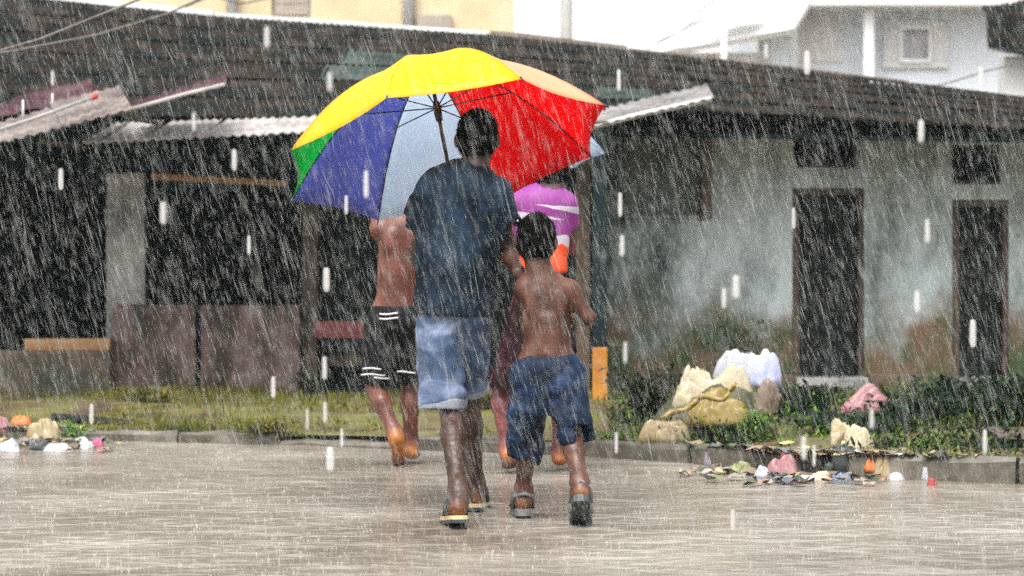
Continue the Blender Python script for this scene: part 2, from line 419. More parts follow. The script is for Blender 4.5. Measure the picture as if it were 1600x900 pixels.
def water_mat(name, alpha, col=(.85, .84, .82, 1)):
    m = bpy.data.materials.new(name); m.use_nodes = True
    t = m.node_tree; b = t.nodes['Principled BSDF']; out = t.nodes['Material Output']
    b.inputs['Base Color'].default_value = col; b.inputs['Roughness'].default_value = .15; b.inputs['IOR'].default_value = 1.33
    tl = N(t, 'ShaderNodeBsdfTranslucent'); tl.inputs[0].default_value = col
    m1 = N(t, 'ShaderNodeMixShader'); m1.inputs[0].default_value = .45
    t.links.new(b.outputs[0], m1.inputs[1]); t.links.new(tl.outputs[0], m1.inputs[2])
    tp = N(t, 'ShaderNodeBsdfTransparent'); ms = N(t, 'ShaderNodeMixShader'); ms.inputs[0].default_value = alpha
    t.links.new(tp.outputs[0], ms.inputs[1]); t.links.new(m1.outputs[0], ms.inputs[2]); t.links.new(ms.outputs[0], out.inputs['Surface'])
    return m
M['rain'] = water_mat('rain_water', .5, (.64, .66, .63, 1))
M['drop'] = water_mat('drop_water', .48)
M['splash'] = water_mat('splash_water', .4, (.8, .77, .72, 1))

def plastic(name, c0, c1, trans=.3):
    m = mat(name, [c0, c1], 5, .35, .35, 18, spec=.5, bdist=.02)
    t = m.node_tree; b = t.nodes['Principled BSDF']; out = t.nodes['Material Output']
    tr = N(t, 'ShaderNodeBsdfTranslucent'); ms = N(t, 'ShaderNodeMixShader'); ms.inputs[0].default_value = trans
    t.links.new(b.inputs['Base Color'].links[0].from_socket, tr.inputs[0])
    t.links.new(b.outputs[0], ms.inputs[1]); t.links.new(tr.outputs[0], ms.inputs[2]); t.links.new(ms.outputs[0], out.inputs['Surface'])
    return m
M['pl_white'] = plastic('plastic_white', C(.42, .43, .48), C(.68, .68, .70))
M['pl_blue'] = plastic('plastic_pale_blue', C(.36, .40, .62), C(.62, .64, .78))
M['pl_cream'] = plastic('sack_cream', C(.42, .35, .20), C(.66, .58, .42), .2)
M['pl_yellow'] = plastic('cloth_yellow', C(.17, .115, .02), C(.36, .26, .07), .1)
M['pl_tan'] = plastic('sack_tan', C(.28, .20, .10), C(.46, .38, .22), .15)
M['pl_pink'] = plastic('plastic_pink', C(.34, .12, .14), C(.56, .34, .34))
M['pl_brown'] = plastic('sack_brown', C(.14, .10, .075), C(.32, .23, .19), .1)
M['mound'] = mat('mound', [C(.012, .022, .008), C(.05, .05, .018), C(.12, .085, .035)], 9, .7, .6, 30)
M['scraps'] = mat('scraps', [C(.1, .1, .1), C(.2, .2, .2)], 9, .4, .3, 40)
_t = M['scraps'].node_tree; _a = N(_t, 'ShaderNodeAttribute', attribute_name='tint'); _t.links.new(_a.outputs['Color'], _t.nodes['Principled BSDF'].inputs['Base Color'])
M['pl_red'] = plastic('plastic_red', C(.40, .04, .05), C(.52, .12, .10))
M['pl_orange'] = plastic('plastic_orange', C(.70, .16, .03), C(.80, .28, .08))
M['pl_green'] = plastic('plastic_green', C(.015, .16, .06), C(.06, .27, .10))
M['pl_lilac'] = plastic('plastic_lilac', C(.20, .17, .22), C(.40, .36, .42))
M['pl_lime'] = plastic('plastic_lime', C(.20, .23, .08), C(.34, .34, .18))
M['pl_black'] = plastic('plastic_black', C(.012, .02, .016), C(.03, .04, .035), .05)
M['pl_skyblue'] = plastic('plastic_sky_blue', C(.09, .15, .28), C(.25, .32, .45))
M['pl_hotpink'] = plastic('plastic_hot_pink', C(.75, .06, .20), C(.8, .15, .3))

# ------------------------------------------------------------------ ground, road, kerb, verge
def sheet(name, c00, c10, c11, c01, mat_, parent=None, nu=8, nv=4, waves=0, amp=0.0, thick=0.006, jit=0.0, seed=0):
    """a thin slab spanned by four corners, corrugated across u if waves > 0"""
    c00, c10, c11, c01 = map(Vector, (c00, c10, c11, c01))
    nrm = (c10 - c00).cross(c01 - c00).normalized()
    if nrm.z < 0: nrm = -nrm
    vs, fs = [], []
    rnd = random.Random(seed)
    for side in (0, 1):
        rnd2 = random.Random(seed)
        for j in range(nv + 1):
            for i in range(nu + 1):
                u, v = i / nu, j / nv
                p = (c00 * (1 - u) + c10 * u) * (1 - v) + (c01 * (1 - u) + c11 * u) * v
                h = amp * math.cos(2 * math.pi * waves * u) if waves else 0
                h += rnd2.uniform(-jit, jit)
                vs.append(p + nrm * (h - thick * side))
    W = nu + 1; K = W * (nv + 1)
    for j in range(nv):
        for i in range(nu):
            a = j * W + i
            fs.append((a, a + 1, a + W + 1, a + W)); fs.append((K + a + W, K + a + W + 1, K + a + 1, K + a))
    for i in range(nu):
        fs.append((i + 1, i, K + i, K + i + 1)); a = nv * W + i; fs.append((a, a + 1, K + a + 1, K + a))
    for j in range(nv):
        a = j * W; fs.append((a, a + W, K + a + W, K + a)); a = j * W + nu; fs.append((a + W, a, K + a, K + a + W))
    return mesh_from(name, vs, fs, mat_, parent, smooth=False)

tag(mesh_from('ground', [(-400, -60, -.03), (400, -60, -.03), (400, 500, -.03), (-400, 500, -.03)], [(0, 1, 2, 3)], M['earth']), kind='structure')

kerb_px = [(-500, 676), (-150, 684), (160, 688), (480, 697), (950, 714), (1130, 730), (1250, 745), (1600, 758), (1900, 770)]
KX, KY = [], []
for px, py in kerb_px:
    Y = FPX * CAM_H / (py - 430); KX.append((px - 800) / FPX * Y); KY.append(Y)
def kerb_y(x): return float(np.interp(x, KX, KY))
def kerb_h(x): return float(np.interp(x, [-4, -2.5, 0, 2.6], [.06, .062, .085, .14]))

# road: a sheet with gentle real unevenness, finely rippled by the material
def build_road():
    nx, ny = 90, 90
    xs = np.linspace(-22, 22, nx); ys = np.linspace(-8, 17.5, ny)
    X, Y = np.meshgrid(xs, ys)
    p = np.stack([X * .9, Y * .9, X * 0], -1)
    Z = .006 * vnoise(p, 3) + .003 * vnoise(p * 3.1, 5)
    vs = np.stack([X, Y, Z], -1).reshape(-1, 3)
    fs = [(j * nx + i, j * nx + i + 1, (j + 1) * nx + i + 1, (j + 1) * nx + i) for j in range(ny - 1) for i in range(nx - 1)]
    return tag(mesh_from('road', vs, fs, M['road'], smooth=True), kind='structure')
build_road()

def verge_z(x, y):
    k = kerb_y(x); t = min(1.0, max(0.0, (y - k) / 2.5))
    z = kerb_h(x) * (1 - t) + .13 * t - .012
    pt = np.array([[x * 1.3, y * 1.3, 0.0]])
    z += .03 * float(vnoise(pt, 11)[0]) * min(1, (y - k) * 2) + .015 * float(vnoise(pt * 3.3, 12)[0]) * min(1, (y - k) * 2)
    return z

def verge_z_arr(x, y):
    x = np.asarray(x, float); y = np.asarray(y, float)
    k = np.interp(x, KX, KY); t = np.clip((y - k) / 2.5, 0, 1)
    kh = np.interp(x, [-4, -2.5, 0, 2.6], [.06, .062, .085, .14])
    pt = np.stack([x * 1.3, y * 1.3, x * 0], -1); m = np.minimum(1, (y - k) * 2)
    return kh * (1 - t) + .13 * t - .012 + .03 * vnoise(pt, 11) * m + .015 * vnoise(pt * 3.3, 12) * m

def build_verge():
    nx, ny = 130, 60
    vs, fs = [], []
    for j in range(ny):
        v = (j / (ny - 1)) ** 1.5
        for i in range(nx):
            x = -9 + 18 * i / (nx - 1); k = kerb_y(x) + .06
            y = k + (26 - k) * v
            vs.append((x, y, verge_z(x, y)))
    for j in range(ny - 1):
        for i in range(nx - 1):
            a = j * nx + i; fs.append((a, a + 1, a + nx + 1, a + nx))
    return tag(mesh_from('verge', vs, fs, M['verge'], smooth=True), kind='structure')
build_verge()

kerb = tag(empty('kerb', (0, 0, 0)), kind='structure')
def build_kerb():
    s = -5.2; i = 0
    while s < 5.0:
        L = random.uniform(.62, .9)
        x0, x1 = s, s + L - .02
        gap = (-1.75 < s < -1.15)
        s += L; i += 1
        y0, y1 = kerb_y(x0), kerb_y(x1)
        d = Vector((x1 - x0, y1 - y0, 0)).normalized(); n = Vector((-d.y, d.x, 0))
        h = kerb_h((x0 + x1) / 2) - (.035 if gap else 0) + random.uniform(-.008, .008)
        bm = bmesh.new()
        nseg = 5
        prof = [(0, -.05), (0, h - .02), (.02, h), (.13, h), (.15, h - .02), (.15, -.05)]
        rings = []
        for q in range(nseg + 1):
            c = Vector((x0, y0, 0)) + Vector((x1 - x0, y1 - y0, 0)) * q / nseg
            rings.append([bm.verts.new(c + n * (a + random.uniform(-.012, .012)) + Vector((0, 0, b + random.uniform(-.014, .010) * (b > 0)))) for a, b in prof])
        for q in range(nseg):
            for k in range(len(prof) - 1):
                bm.faces.new((rings[q][k], rings[q][k + 1], rings[q + 1][k + 1], rings[q + 1][k]))
        bm.faces.new(rings[0]); bm.faces.new(rings[-1][::-1])
        bm_obj('kerb_stone', bm, M['kerb'], kerb)
build_kerb()

# ------------------------------------------------------------------ facade builder
def facade(name, x0, x1, z0, z1, Y, th, openings, mat_, parent=None, jx=.0):
    """wall slab with rectangular holes and real reveals; openings = (xa, xb, za, zb)"""
    xs = sorted({x0, x1, *[o[0] for o in openings], *[o[1] for o in openings]})
    zs = sorted({z0, z1, *[o[2] for o in openings], *[o[3] for o in openings]})
    xs = [x for x in xs if x0 <= x <= x1]; zs = [z for z in zs if z0 <= z <= z1]
    def solid(i, j):
        if i < 0 or j < 0 or i >= len(xs) - 1 or j >= len(zs) - 1: return False
        cx, cz = (xs[i] + xs[i + 1]) / 2, (zs[j] + zs[j + 1]) / 2
        return not any(o[0] < cx < o[1] and o[2] < cz < o[3] for o in openings)
    vs, fs = [], []
    def quad(a, b, c, d):
        n = len(vs); vs.extend((a, b, c, d)); fs.append((n, n + 1, n + 2, n + 3))
    for i in range(len(xs) - 1):
        for j in range(len(zs) - 1):
            if not solid(i, j): continue
            a, b, c, d = xs[i], xs[i + 1], zs[j], zs[j + 1]
            quad((a, Y, c), (b, Y, c), (b, Y, d), (a, Y, d)); quad((b, Y + th, c), (a, Y + th, c), (a, Y + th, d), (b, Y + th, d))
            if not solid(i - 1, j): quad((a, Y + th, c), (a, Y, c), (a, Y, d), (a, Y + th, d))
            if not solid(i + 1, j): quad((b, Y, c), (b, Y + th, c), (b, Y + th, d), (b, Y, d))
            if not solid(i, j - 1): quad((a, Y + th, c), (b, Y + th, c), (b, Y, c), (a, Y, c))
            if not solid(i, j + 1): quad((a, Y, d), (b, Y, d), (b, Y + th, d), (a, Y + th, d))
    return mesh_from(name, vs, fs, mat_, parent)

def px_rect(x0, y0, x1, y1, Y):
    a, b = P(x0, y1, Y), P(x1, y0, Y)
    return (a.x, b.x, a.z, b.z)

# ------------------------------------------------------------------ shop hut, left
YL = 19.0
hut = tag(empty('shop_hut', (0, 0, 0)), 'low dark shop hut with open counter, grey pillar and brown front panels', 'hut')
def build_hut():
    hx0, hx1 = P(-420, 0, YL).x, P(930, 0, YL).x
    ztop = 2.22
    # header over the openings, closed shell round a dark room
    r_big = px_rect(-200, 270, 166, 548, YL); r_win = px_rect(228, 294, 470, 478, YL); r_mid = px_rect(497, 245, 905, 608, YL)
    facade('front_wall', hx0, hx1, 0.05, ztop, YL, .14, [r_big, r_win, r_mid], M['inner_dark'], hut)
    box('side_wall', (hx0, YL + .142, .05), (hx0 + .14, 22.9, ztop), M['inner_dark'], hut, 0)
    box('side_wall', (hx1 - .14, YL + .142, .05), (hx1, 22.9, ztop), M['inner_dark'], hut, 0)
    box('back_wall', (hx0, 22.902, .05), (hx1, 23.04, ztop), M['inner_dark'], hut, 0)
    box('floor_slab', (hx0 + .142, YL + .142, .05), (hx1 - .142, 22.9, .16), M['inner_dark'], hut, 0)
    pbox('pillar', 166, 270, 226, 612, YL - .12, .118, M['concrete'], hut, .012, .006)
    # counter panels, each a framed board
    for x0, x1 in ((176, 306), (313, 468)):
        pbox('counter_panel', x0, 476, x1, 614, YL - .30, .03, M['panel'], hut, .006, .006)
    pbox('low_wall', -420, 549, 172, 640, YL - .5, .36, M['lowwall'], hut, .02, .01)
    pbox('sill_board', 38, 529, 171, 548, YL - .4, .2, M['wood_orange'], hut, .006, .004)
    # lintel beam, a little out of level
    a, b = P(238, 272, YL - .08), P(447, 283, YL - .08)
    bm = bmesh.new(); h = .05
    add_box(bm, (-.5, -.05, -.5), (.5, .05, .5)); L = (b - a).length
    ang = math.atan2(b.z - a.z, b.x - a.x)
    mt = Matrix.Translation((a + b) / 2 + Vector((0, 0, -.02))) @ Matrix.Rotation(-ang, 4, 'Y') @ Matrix.Diagonal((L, 1, h, 1))
    bmesh.ops.transform(bm, matrix=mt, verts=bm.verts)
    bm_obj('lintel_beam', bm, M['wood_orange'], hut, bevel=.005)
    # middle bay: posts, a red counter board and a dark plank wall set back
    for x0, x1 in ((472, 495), (900, 922)):
        pbox('post', x0, 222, x1, 612, YL - .14, .13, M['wood_brown'], hut, .008, .004)
    pbox('counter_board', 490, 502, 580, 528, YL - .25, .05, M['wood_red'], hut, .005, .004)
    for k in range(14):
        x0 = 498 + k * 29
        pbox('wall_plank', x0, 240, x0 + 27.5, 610, YL + .5 + random.uniform(0, .02), .03, M['post_green' if k % 3 == 1 else 'wood_dark'], hut, .004)
    pbox('bench_board', 500, 556, 575, 572, YL + .1, .3, M['wood_brown'], hut, .006)
build_hut()

# ------------------------------------------------------------------ plastered house, right
YR = 19.5
house = tag(empty('plastered_house', (0, 0, 0)), 'long low house of stained grey plaster with two dark doorways', 'house')
def build_house():
    hx0, hx1 = P(946, 0, YR).x, P(1900, 0, YR).x
    d1 = px_rect(1238, 294, 1350, 622, YR); v1 = px_rect(1240, 186, 1336, 262, YR)
    d2 = px_rect(1488, 312, 1576, 622, YR); v2 = px_rect(1488, 226, 1563, 288, YR)
    wn = px_rect(972, 200, 1096, 342, YR)
    ops = [d1, v1, d2, v2, wn]
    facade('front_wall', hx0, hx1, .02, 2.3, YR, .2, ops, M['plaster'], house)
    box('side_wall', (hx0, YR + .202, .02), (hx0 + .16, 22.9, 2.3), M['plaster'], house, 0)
    box('back_wall', (hx0, 22.902, .02), (hx1, 23.04, 2.3), M['inner_dark'], house, 0)
    box('floor_slab', (hx0 + .162, YR + .202, .02), (hx1, 22.9, .12), M['inner_dark'], house, 0)
    box('partition', (P(1420, 0, YR).x, YR + .202, .122), (P(1420, 0, YR).x + .1, 22.9, 2.3), M['inner_dark'], house, 0)
    for d, ajar in ((d1, .0), (d2, .0)):
        x0, x1, z0, z1 = d
        fr = box('door_frame', (x0 + .003, YR + .02, z0), (x0 + .06, YR + .12, z1 - .06), M['wood_brown'], house, .004)
        box('door_frame', (x1 - .04, YR + .02, z0), (x1 - .003, YR + .12, z1 - .06), M['wood_brown'], house, .004)
        box('door_frame', (x0 + .003, YR + .02, z1 - .058), (x1 - .003, YR + .12, z1 - .003), M['wood_brown'], house, .004)
        leaf = box('door', (x0 + .064, YR + .13, z0), (x1 - .044, YR + .15, z1 - .06), M['wood_dark'], house, 0)
        n = 5; w = (x1 - x0 - .115) / n
        for k in range(n):
            box('plank', (x0 + .067 + k * w, YR + .105 + random.uniform(0, .008), z0), (x0 + .067 + k * w + w - .006, YR + .129, z1 - .065), M['wood_dark'], leaf, .003)
        box('handle', (x1 - .1, YR + .085, .9), (x1 - .085, YR + .104, 1.02), M['u_metal'], leaf, .003)
    for v in (v1, v2):
        x0, x1, z0, z1 = v
        box('ventilator_frame', (x0 + .003, YR + .06, z0 + .003), (x1 - .003, YR + .11, z0 + .035), M['wood_brown'], house, .004)
        for k in range(4):
            xx = x0 + (x1 - x0) * (k + .5) / 4
            box('ventilator_bar', (xx - .008, YR + .075, z0 + .037), (xx + .008, YR + .095, z1), M['wood_dark'], house, .002)
    x0, x1, z0, z1 = wn
    sh = box('window_shutter', (x0 + .01, YR + .09, z0 + .01), (x1 - .01, YR + .12, z1 - .01), M['shutter_green'], house, .003)
    for k in range(4):
        w = (x1 - x0 - .03) / 4
        box('board', (x0 + .013 + k * w, YR + .07 + random.uniform(0, .006), z0 + .013), (x0 + .013 + k * w + w - .006, YR + .089, z1 - .013), M['shutter_green'], sh, .003)
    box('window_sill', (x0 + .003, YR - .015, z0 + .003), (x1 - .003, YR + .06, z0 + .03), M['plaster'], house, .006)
    # shutter leaf standing open, seen edge on
    pbox('shutter_leaf', 1097, 196, 1112, 343, YR - .34, .33, M['wood_brown'], house, .004)
    box('plinth', (hx0 - .02, YR - .22, .02), (P(1236, 0, YR).x, YR - .002, .22), M['lowwall'], house, .02)
    box('plinth', (P(1352, 0, YR).x, YR - .2, .02), (P(1486, 0, YR).x, YR - .002, .23), M['lowwall'], house, .02)
    box('door_step', (d1[0], YR - .3, .02), (d1[1], YR - .002, .2), M['concrete'], house, .015)
    box('door_step', (d2[0], YR - .3, .02), (d2[1], YR - .002, .2), M['concrete'], house, .015)
build_house()

# ------------------------------------------------------------------ the long roof over both
roof = tag(empty('long_roof', (0, 0, 0)), 'long dark weathered sheet roof running over hut and house', 'roof')
YE, YRG = 18.35, 23.2
rid_px = [(-420, -42), (-150, -24), (330, 24), (805, 57), (980, 78), (1230, 106), (1600, 152), (1950, 196)]
def ridge_py(px): return float(np.interp(px, [a for a, _ in rid_px], [b for _, b in rid_px]))
def eave_py(px): return float(np.interp(px, [-420, 400, 1100, 1600, 1950], [182, 186, 176, 204, 220]))
def roof_pt(px_e, v):
    """px_e is measured along the eave; v = 0 eave .. 1 ridge"""
    e = P(px_e, eave_py(px_e), YE)
    pr = 800 + (e.x / YRG) * FPX
    r = P(pr, ridge_py(pr), YRG)
    p = e * (1 - v) + r * v
    p.z += .10 * math.sin(math.pi * v) * 0
    return p
def build_roof():
    nc, nr = 26, 6
    for j in range(nr):
        for i in range(nc):
            x0 = -420 + 2320 * i / nc + (20 if j % 2 else 0); x1 = x0 + 2320 / nc + 6
            v0, v1 = j / nr, min(1.0, (j + 1.12) / nr)
            up = Vector((0, 0, .006 + random.uniform(0, .007)))
            c00, c10, c11, c01 = roof_pt(x0, v0) + up * 2.2, roof_pt(x1, v0) + up * 2.0, roof_pt(x1, v1) + up * .6, roof_pt(x0, v1) + up * .6
            mm = M['roof_dark']
            if j in (2, 3) and 450 < x0 < 600: mm = M['roof_green']
            if j == 1 and 880 < x0 < 1010: mm = M['roof_green']
            sheet('roof_sheet', c00, c10, c11, c01, mm, roof, nu=14, nv=2, waves=7, amp=.006, thick=.006, jit=.004, seed=i * 31 + j)
    # ceiling under the sheets keeps the rooms dark
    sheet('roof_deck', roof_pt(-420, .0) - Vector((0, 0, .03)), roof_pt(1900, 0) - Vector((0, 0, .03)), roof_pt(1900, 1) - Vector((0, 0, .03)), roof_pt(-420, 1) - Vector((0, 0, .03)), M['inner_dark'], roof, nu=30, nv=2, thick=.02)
    # ridge flashing in three runs, the first two white
    def strip(name, xa, xb, mm, hpx, dy):
        n = 6
        vs, fs = [], []
        for k in range(n + 1):
            px = xa + (xb - xa) * k / n
            y = ridge_py(px) + dy
            for q, (ox, oy) in enumerate(((hpx, 0), (0, 0), (0, .1), (hpx, .1))):
                p = P(px, y + ox - hpx / 2, YRG - .05); p.y += oy; vs.append(p)
        for k in range(n):
            for q in range(4):
                a, b = k * 4 + q, k * 4 + (q + 1) % 4
                fs.append((a, b, b + 4, a + 4))
        fs.append((0, 1, 2, 3)); fs.append((n * 4 + 3, n * 4 + 2, n * 4 + 1, n * 4))
        mesh_from(name, vs, fs, mm, roof)
    strip('ridge_flashing', -420, 332, M['fascia_white'], 9, -4)
    strip('ridge_flashing', 336, 762, M['fascia_white'], 9, -1)
    strip('ridge_flashing', 766, 980, M['fascia_brown'], 9, -2)
    strip('ridge_flashing', 984, 1420, M['fascia_brown'], 5, -1)
    strip('ridge_flashing', 1424, 1900, M['fascia_brown'], 5, 1)
    tag(roof)
build_roof()
bxs = np.linspace(-418, 1890, 16)
vs, fs = [], []
for px in bxs:
    b = roof_pt(px, .985)
    for yy in (b.y, b.y + .1): vs += [(b.x, yy, 1.6), (b.x, yy, b.z - .035)]
for k in range(len(bxs) - 1):
    a = k * 4; fs += [(a, a + 4, a + 5, a + 1), (a + 6, a + 2, a + 3, a + 7), (a + 1, a + 5, a + 7, a + 3), (a + 4, a, a + 2, a + 6)]
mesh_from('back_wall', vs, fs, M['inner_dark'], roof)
# gable ends close the roof space
for nm, px in (('gable_wall', -418), ('gable_wall', 1890)):
    a, b = roof_pt(px, 0.02), roof_pt(px, 1)
    mesh_from(nm, [(a.x, a.y, 1.9), (b.x, b.y, 1.9), (b.x, b.y, b.z - .06), (a.x, a.y, a.z - .06), (a.x + .1, a.y, 1.9), (b.x + .1, b.y, 1.9), (b.x + .1, b.y, b.z - .06), (a.x + .1, a.y, a.z - .06)],
              [(0, 1, 2, 3), (7, 6, 5, 4), (0, 4, 5, 1), (1, 5, 6, 2), (2, 6, 7, 3), (3, 7, 4, 0)], M['inner_dark'], roof)

# ------------------------------------------------------------------ awnings and side roofs
aw = tag(empty('corrugated_awning', (0, 0, 0)), 'pale corrugated sheet awning over the counter left of the umbrella', 'awning')
xs = [132, 226, 318, 410, 505, 600, 700]
for k in range(6):
    x0, x1 = xs[k] - 3, xs[k + 1] + 3
    ye = lambda x: 222 - (x - 130) * .049 + random.uniform(-.6, .6)
    yb = lambda x: 186 - (x - 230) * .03
    sheet('awning_sheet', P(x0, ye(x0), 17.2), P(x1, ye(x1), 17.2), P(x1 + 30, yb(x1), 18.5), P(x0 + 60 - k * 6, yb(x0), 18.5), M['asbestos'], aw, nu=40, nv=3, waves=6, amp=.008, thick=.01, jit=.002, seed=90 + k)
for x in (160, 420, 680):
    a = P(x, 222, 17.25)
    tube_obj('bracket', [(a.x, 17.3, 2.0), (a.x, 18.3, 2.17)], .015, M['wood_brown'], aw, 6)
aw2 = tag(empty('corrugated_awning', (0, 0, 0)), 'small bent metal sheet awning right of the umbrella above the post', 'awning')
for k, (x0, x1) in enumerate(((905, 985), (978, 1052), (1045, 1116))):
    ye = lambda x: 186 - (x - 935) * .235
    sheet('awning_sheet', P(x0, ye(x0) + 9, 17.2), P(x1, ye(x1) + 9, 17.2), P(x1 - 12, ye(x1) - 12, 18.6), P(x0 - 12, ye(x0) - 12, 18.6), M['sheet_grey'], aw2, nu=32, nv=3, waves=4, amp=.006, thick=.006, jit=.003, seed=60 + k)
a, b = P(908, 203, 17.25), P(1112, 155, 17.25)
tube_obj('eave_pipe', [a, (a + b) / 2 + Vector((0, 0, .01)), b], .022, M['pipe'], aw2)
pp = tag(empty('awning_post', P(937, 612, 17.3)), 'dark green post with orange painted foot under the small awning', 'post')
def post():
    t = P(937, 196, 17.3).z; base = P(937, 612, 17.3).z
    zo = P(937, 542, 17.3).z - base
    box('shaft', (-.05, -.05, zo), (.05, .05, t - base), M['post_green'], pp, .008)
    box('painted_foot', (-.054, -.054, -.1), (.054, .054, zo - .001), M['post_orange'], pp, .01)
    box('post_cap', (-.07, -.07, t - base + .001), (.07, .07, t - base + .03), M['wood_brown'], pp, .005)
post()

# side roofs at the far left: pinkish sheets with a pipe along them
sr = tag(empty('side_roof', (0, 0, 0)), 'pinkish grey sheet roof at far left with pipe resting along it', 'roof')
def srq(x0, x1, yf0, yf1, yb0, yb1, sh, mm, seed, Yf=16.8, Yb=18.2):
    sheet('roof_sheet', P(x0, yf0, Yf), P(x1, yf1, Yf), P(x1 + sh, yb1, Yb), P(x0 + sh, yb0, Yb), mm, sr, nu=30, nv=3, waves=6, amp=.008, thick=.007, jit=.003, seed=seed)
srq(-160, -10, 262, 226, 232, 194, 10, M['roof_pink'], 1)
srq(-14, 100, 226, 197, 192, 158, 10, M['roof_pink'], 2)
srq(97, 206, 198, 169, 160, 134, -20, M['roof_pink'], 3)
srq(204, 352, 169, 133, 158, 114, 6, M['roof_magenta'], 4, 16.9, 18.0)
srq(-160, 145, 215, 150, 195, 122, 0, M['roof_magenta'], 5, 18.25, 19.0)
tube_obj('rake_pipe', [P(200, 172, 16.75), P(290, 147, 16.75), P(352, 132, 16.75)], .016, M['asbestos'], sr)
for x, y in ((-100, 250), (60, 210), (200, 172)):
    a = P(x, y, 16.85)
    tube_obj('rafter', [(a.x, 16.9, a.z - .05), (a.x + .03, 18.95, a.z + .02)], .02, M['wood_brown'], sr, 6)
pr = tag(empty('plastic_pipe', (0, 0, 0)), 'grey plastic pipe with red end lying on the pinkish roof', 'pipe')
tube_obj('tube', [P(-60, 222, 16.6), P(50, 186, 16.9), P(146, 152, 17.2)], .012, M['concrete'], pr)
tube_obj('end_cap', [P(143, 153.2, 17.195), P(151, 149.5, 17.22)], .022, M['red_plastic'], pr, 10)
for (x, y, h) in ((36, 190, 34), (82, 172, 26)):
    a = P(x, y, 17.0)
    tube_obj('stay', [a, a + Vector((0, 0, h / 220.0))], .008, M['pipe'], pr, 6)

# ------------------------------------------------------------------ cables
def cable(label, pts, r=.009):
    o = tube_obj('overhead_cable', [P(*p) for p in pts], r, M['cable'], None, 6)
    return tag(o, label, 'cable', 'overhead cables')
cable('thin cable rising from the left edge across the dark roof, upper one', [(-60, 96, 16.2), (60, 62, 16.3), (140, 30, 16.4), (215, 0, 16.5), (330, -60, 16.6)])
cable('thin cable across the dark roof at left, lower one ending near the flashing', [(-60, 90, 16), (20, 80, 16.2), (150, 55, 17.5), (260, 22, 19.5), (330, -10, 21), (420, -70, 23)])
cable('thin dark cable in front of the cream building, sagging', [(260, 22, 24), (330, -6, 25), (375, 6, 26), (440, -6, 27), (520, -50, 28)])
cable('dark cable sagging in front of the white wall at right', [(1400, 146, 24), (1480, 130, 25), (1545, 110, 26), (1620, 92, 27), (1750, 50, 29)])

# ------------------------------------------------------------------ buildings behind
cb = tag(empty('cream_building', (0, 0, 0)), 'cream yellow building behind the roof with drainpipes and shuttered window', 'building')
def build_cream():
    Y = 40.0
    r = px_rect(424, -120, 486, 27, Y); r2 = px_rect(100, -130, 170, 10, Y)
    x0, x1 = P(-500, 0, Y).x, P(803, 0, Y).x
    facade('wall', x0, x1, 0, 9.5, Y, .3, [r, r2], M['cream'], cb)
    box('side_wall', (x1 - .3, Y + .302, 0), (x1, Y + 8, 9.5), M['cream'], cb, 0)
    box('side_wall', (x0, Y + .302, 0), (x0 + .3, Y + 8, 9.5), M['cream'], cb, 0)
    box('roof_slab', (x0 - .3, Y - .3, 9.502), (x1 + .3, Y + 8, 9.75), M['far_grey'], cb, .02)
    for q in (r, r2):
        w = box('window', (q[0] + .02, Y + .12, q[2] + .02), (q[1] - .02, Y + .16, q[3] - .02), M['far_brown'], cb, 0)
        for k in range(8):
            z = q[2] + .06 + (q[3] - q[2] - .12) * k / 8
            box('shutter_slat', (q[0] + .05, Y + .09, z), (q[1] - .05, Y + .115, z + (q[3] - q[2]) / 8 - .03), M['far_brown'], w, 0)
    for x, m_, wd in ((363, M['far_grey'], 18), (639, M['far_grey'], 20)):
        a, b = P(x, 140, Y - .15), P(x, -340, Y - .15)
        tube_obj('drainpipe', [a, b], wd / 2 / (FPX / Y), m_, cb, 12)
    pbox('ledge_box', 653, 22, 706, 46, Y - .35, .34, M['far_brown'], cb, .02)
    pbox('string_course', -500, -180, 800, -150, Y - .12, .118, M['far_grey'], cb, .02)
build_cream()

wb = tag(empty('white_building', (0, 0, 0)), 'plain white plastered building behind the grey pole', 'building')
def build_wb():
    Y = 54.0; x0, x1 = P(700, 0, Y).x, P(1420, 0, Y).x
    facade('wall', x0, x1, 0, 11, Y, .3, [px_rect(905, -190, 965, -60, Y)], M['far_white'], wb)
    box('side_wall', (x0, Y + .302, 0), (x0 + .3, Y + 8, 11), M['far_white'], wb, 0)
    box('side_wall', (x1 - .3, Y + .302, 0), (x1, Y + 8, 11), M['far_white'], wb, 0)
    box('roof_slab', (x0 - .3, Y - .3, 11.002), (x1 + .3, Y + 8, 11.25), M['far_grey'], wb, .02)
    w = pbox('window', 907, -188, 963, -62, Y + .1, .04, M['far_white'], wb, 0)
    pbox('pane', 913, -182, 957, -68, Y + .06, .038, M['far_glass'], w, 0)
build_wb()
pole = tag(empty('utility_pole', P(885, 0, 33) * 1), 'grey concrete utility pole against the white sky', 'pole')
pole.location.z = 0
bm = bmesh.new(); tube(bm, [(0, 0, -.03), (0, 0, 9)], [.095, .07], 16)
bm_obj('shaft', bm, M['pole'], pole, smooth=True)
box('cross_arm', (-.7, -.09, 8.3), (.7, -.075 + .09, 8.42), M['pole'], pole, .01)
for x in (-.6, -.25, .25, .6):
    tube_obj('insulator', [(x, -.04, 8.421), (x, -.04, 8.5), (x, -.04, 8.56)], [.03, .05, .02], M['far_white'], pole, 10)

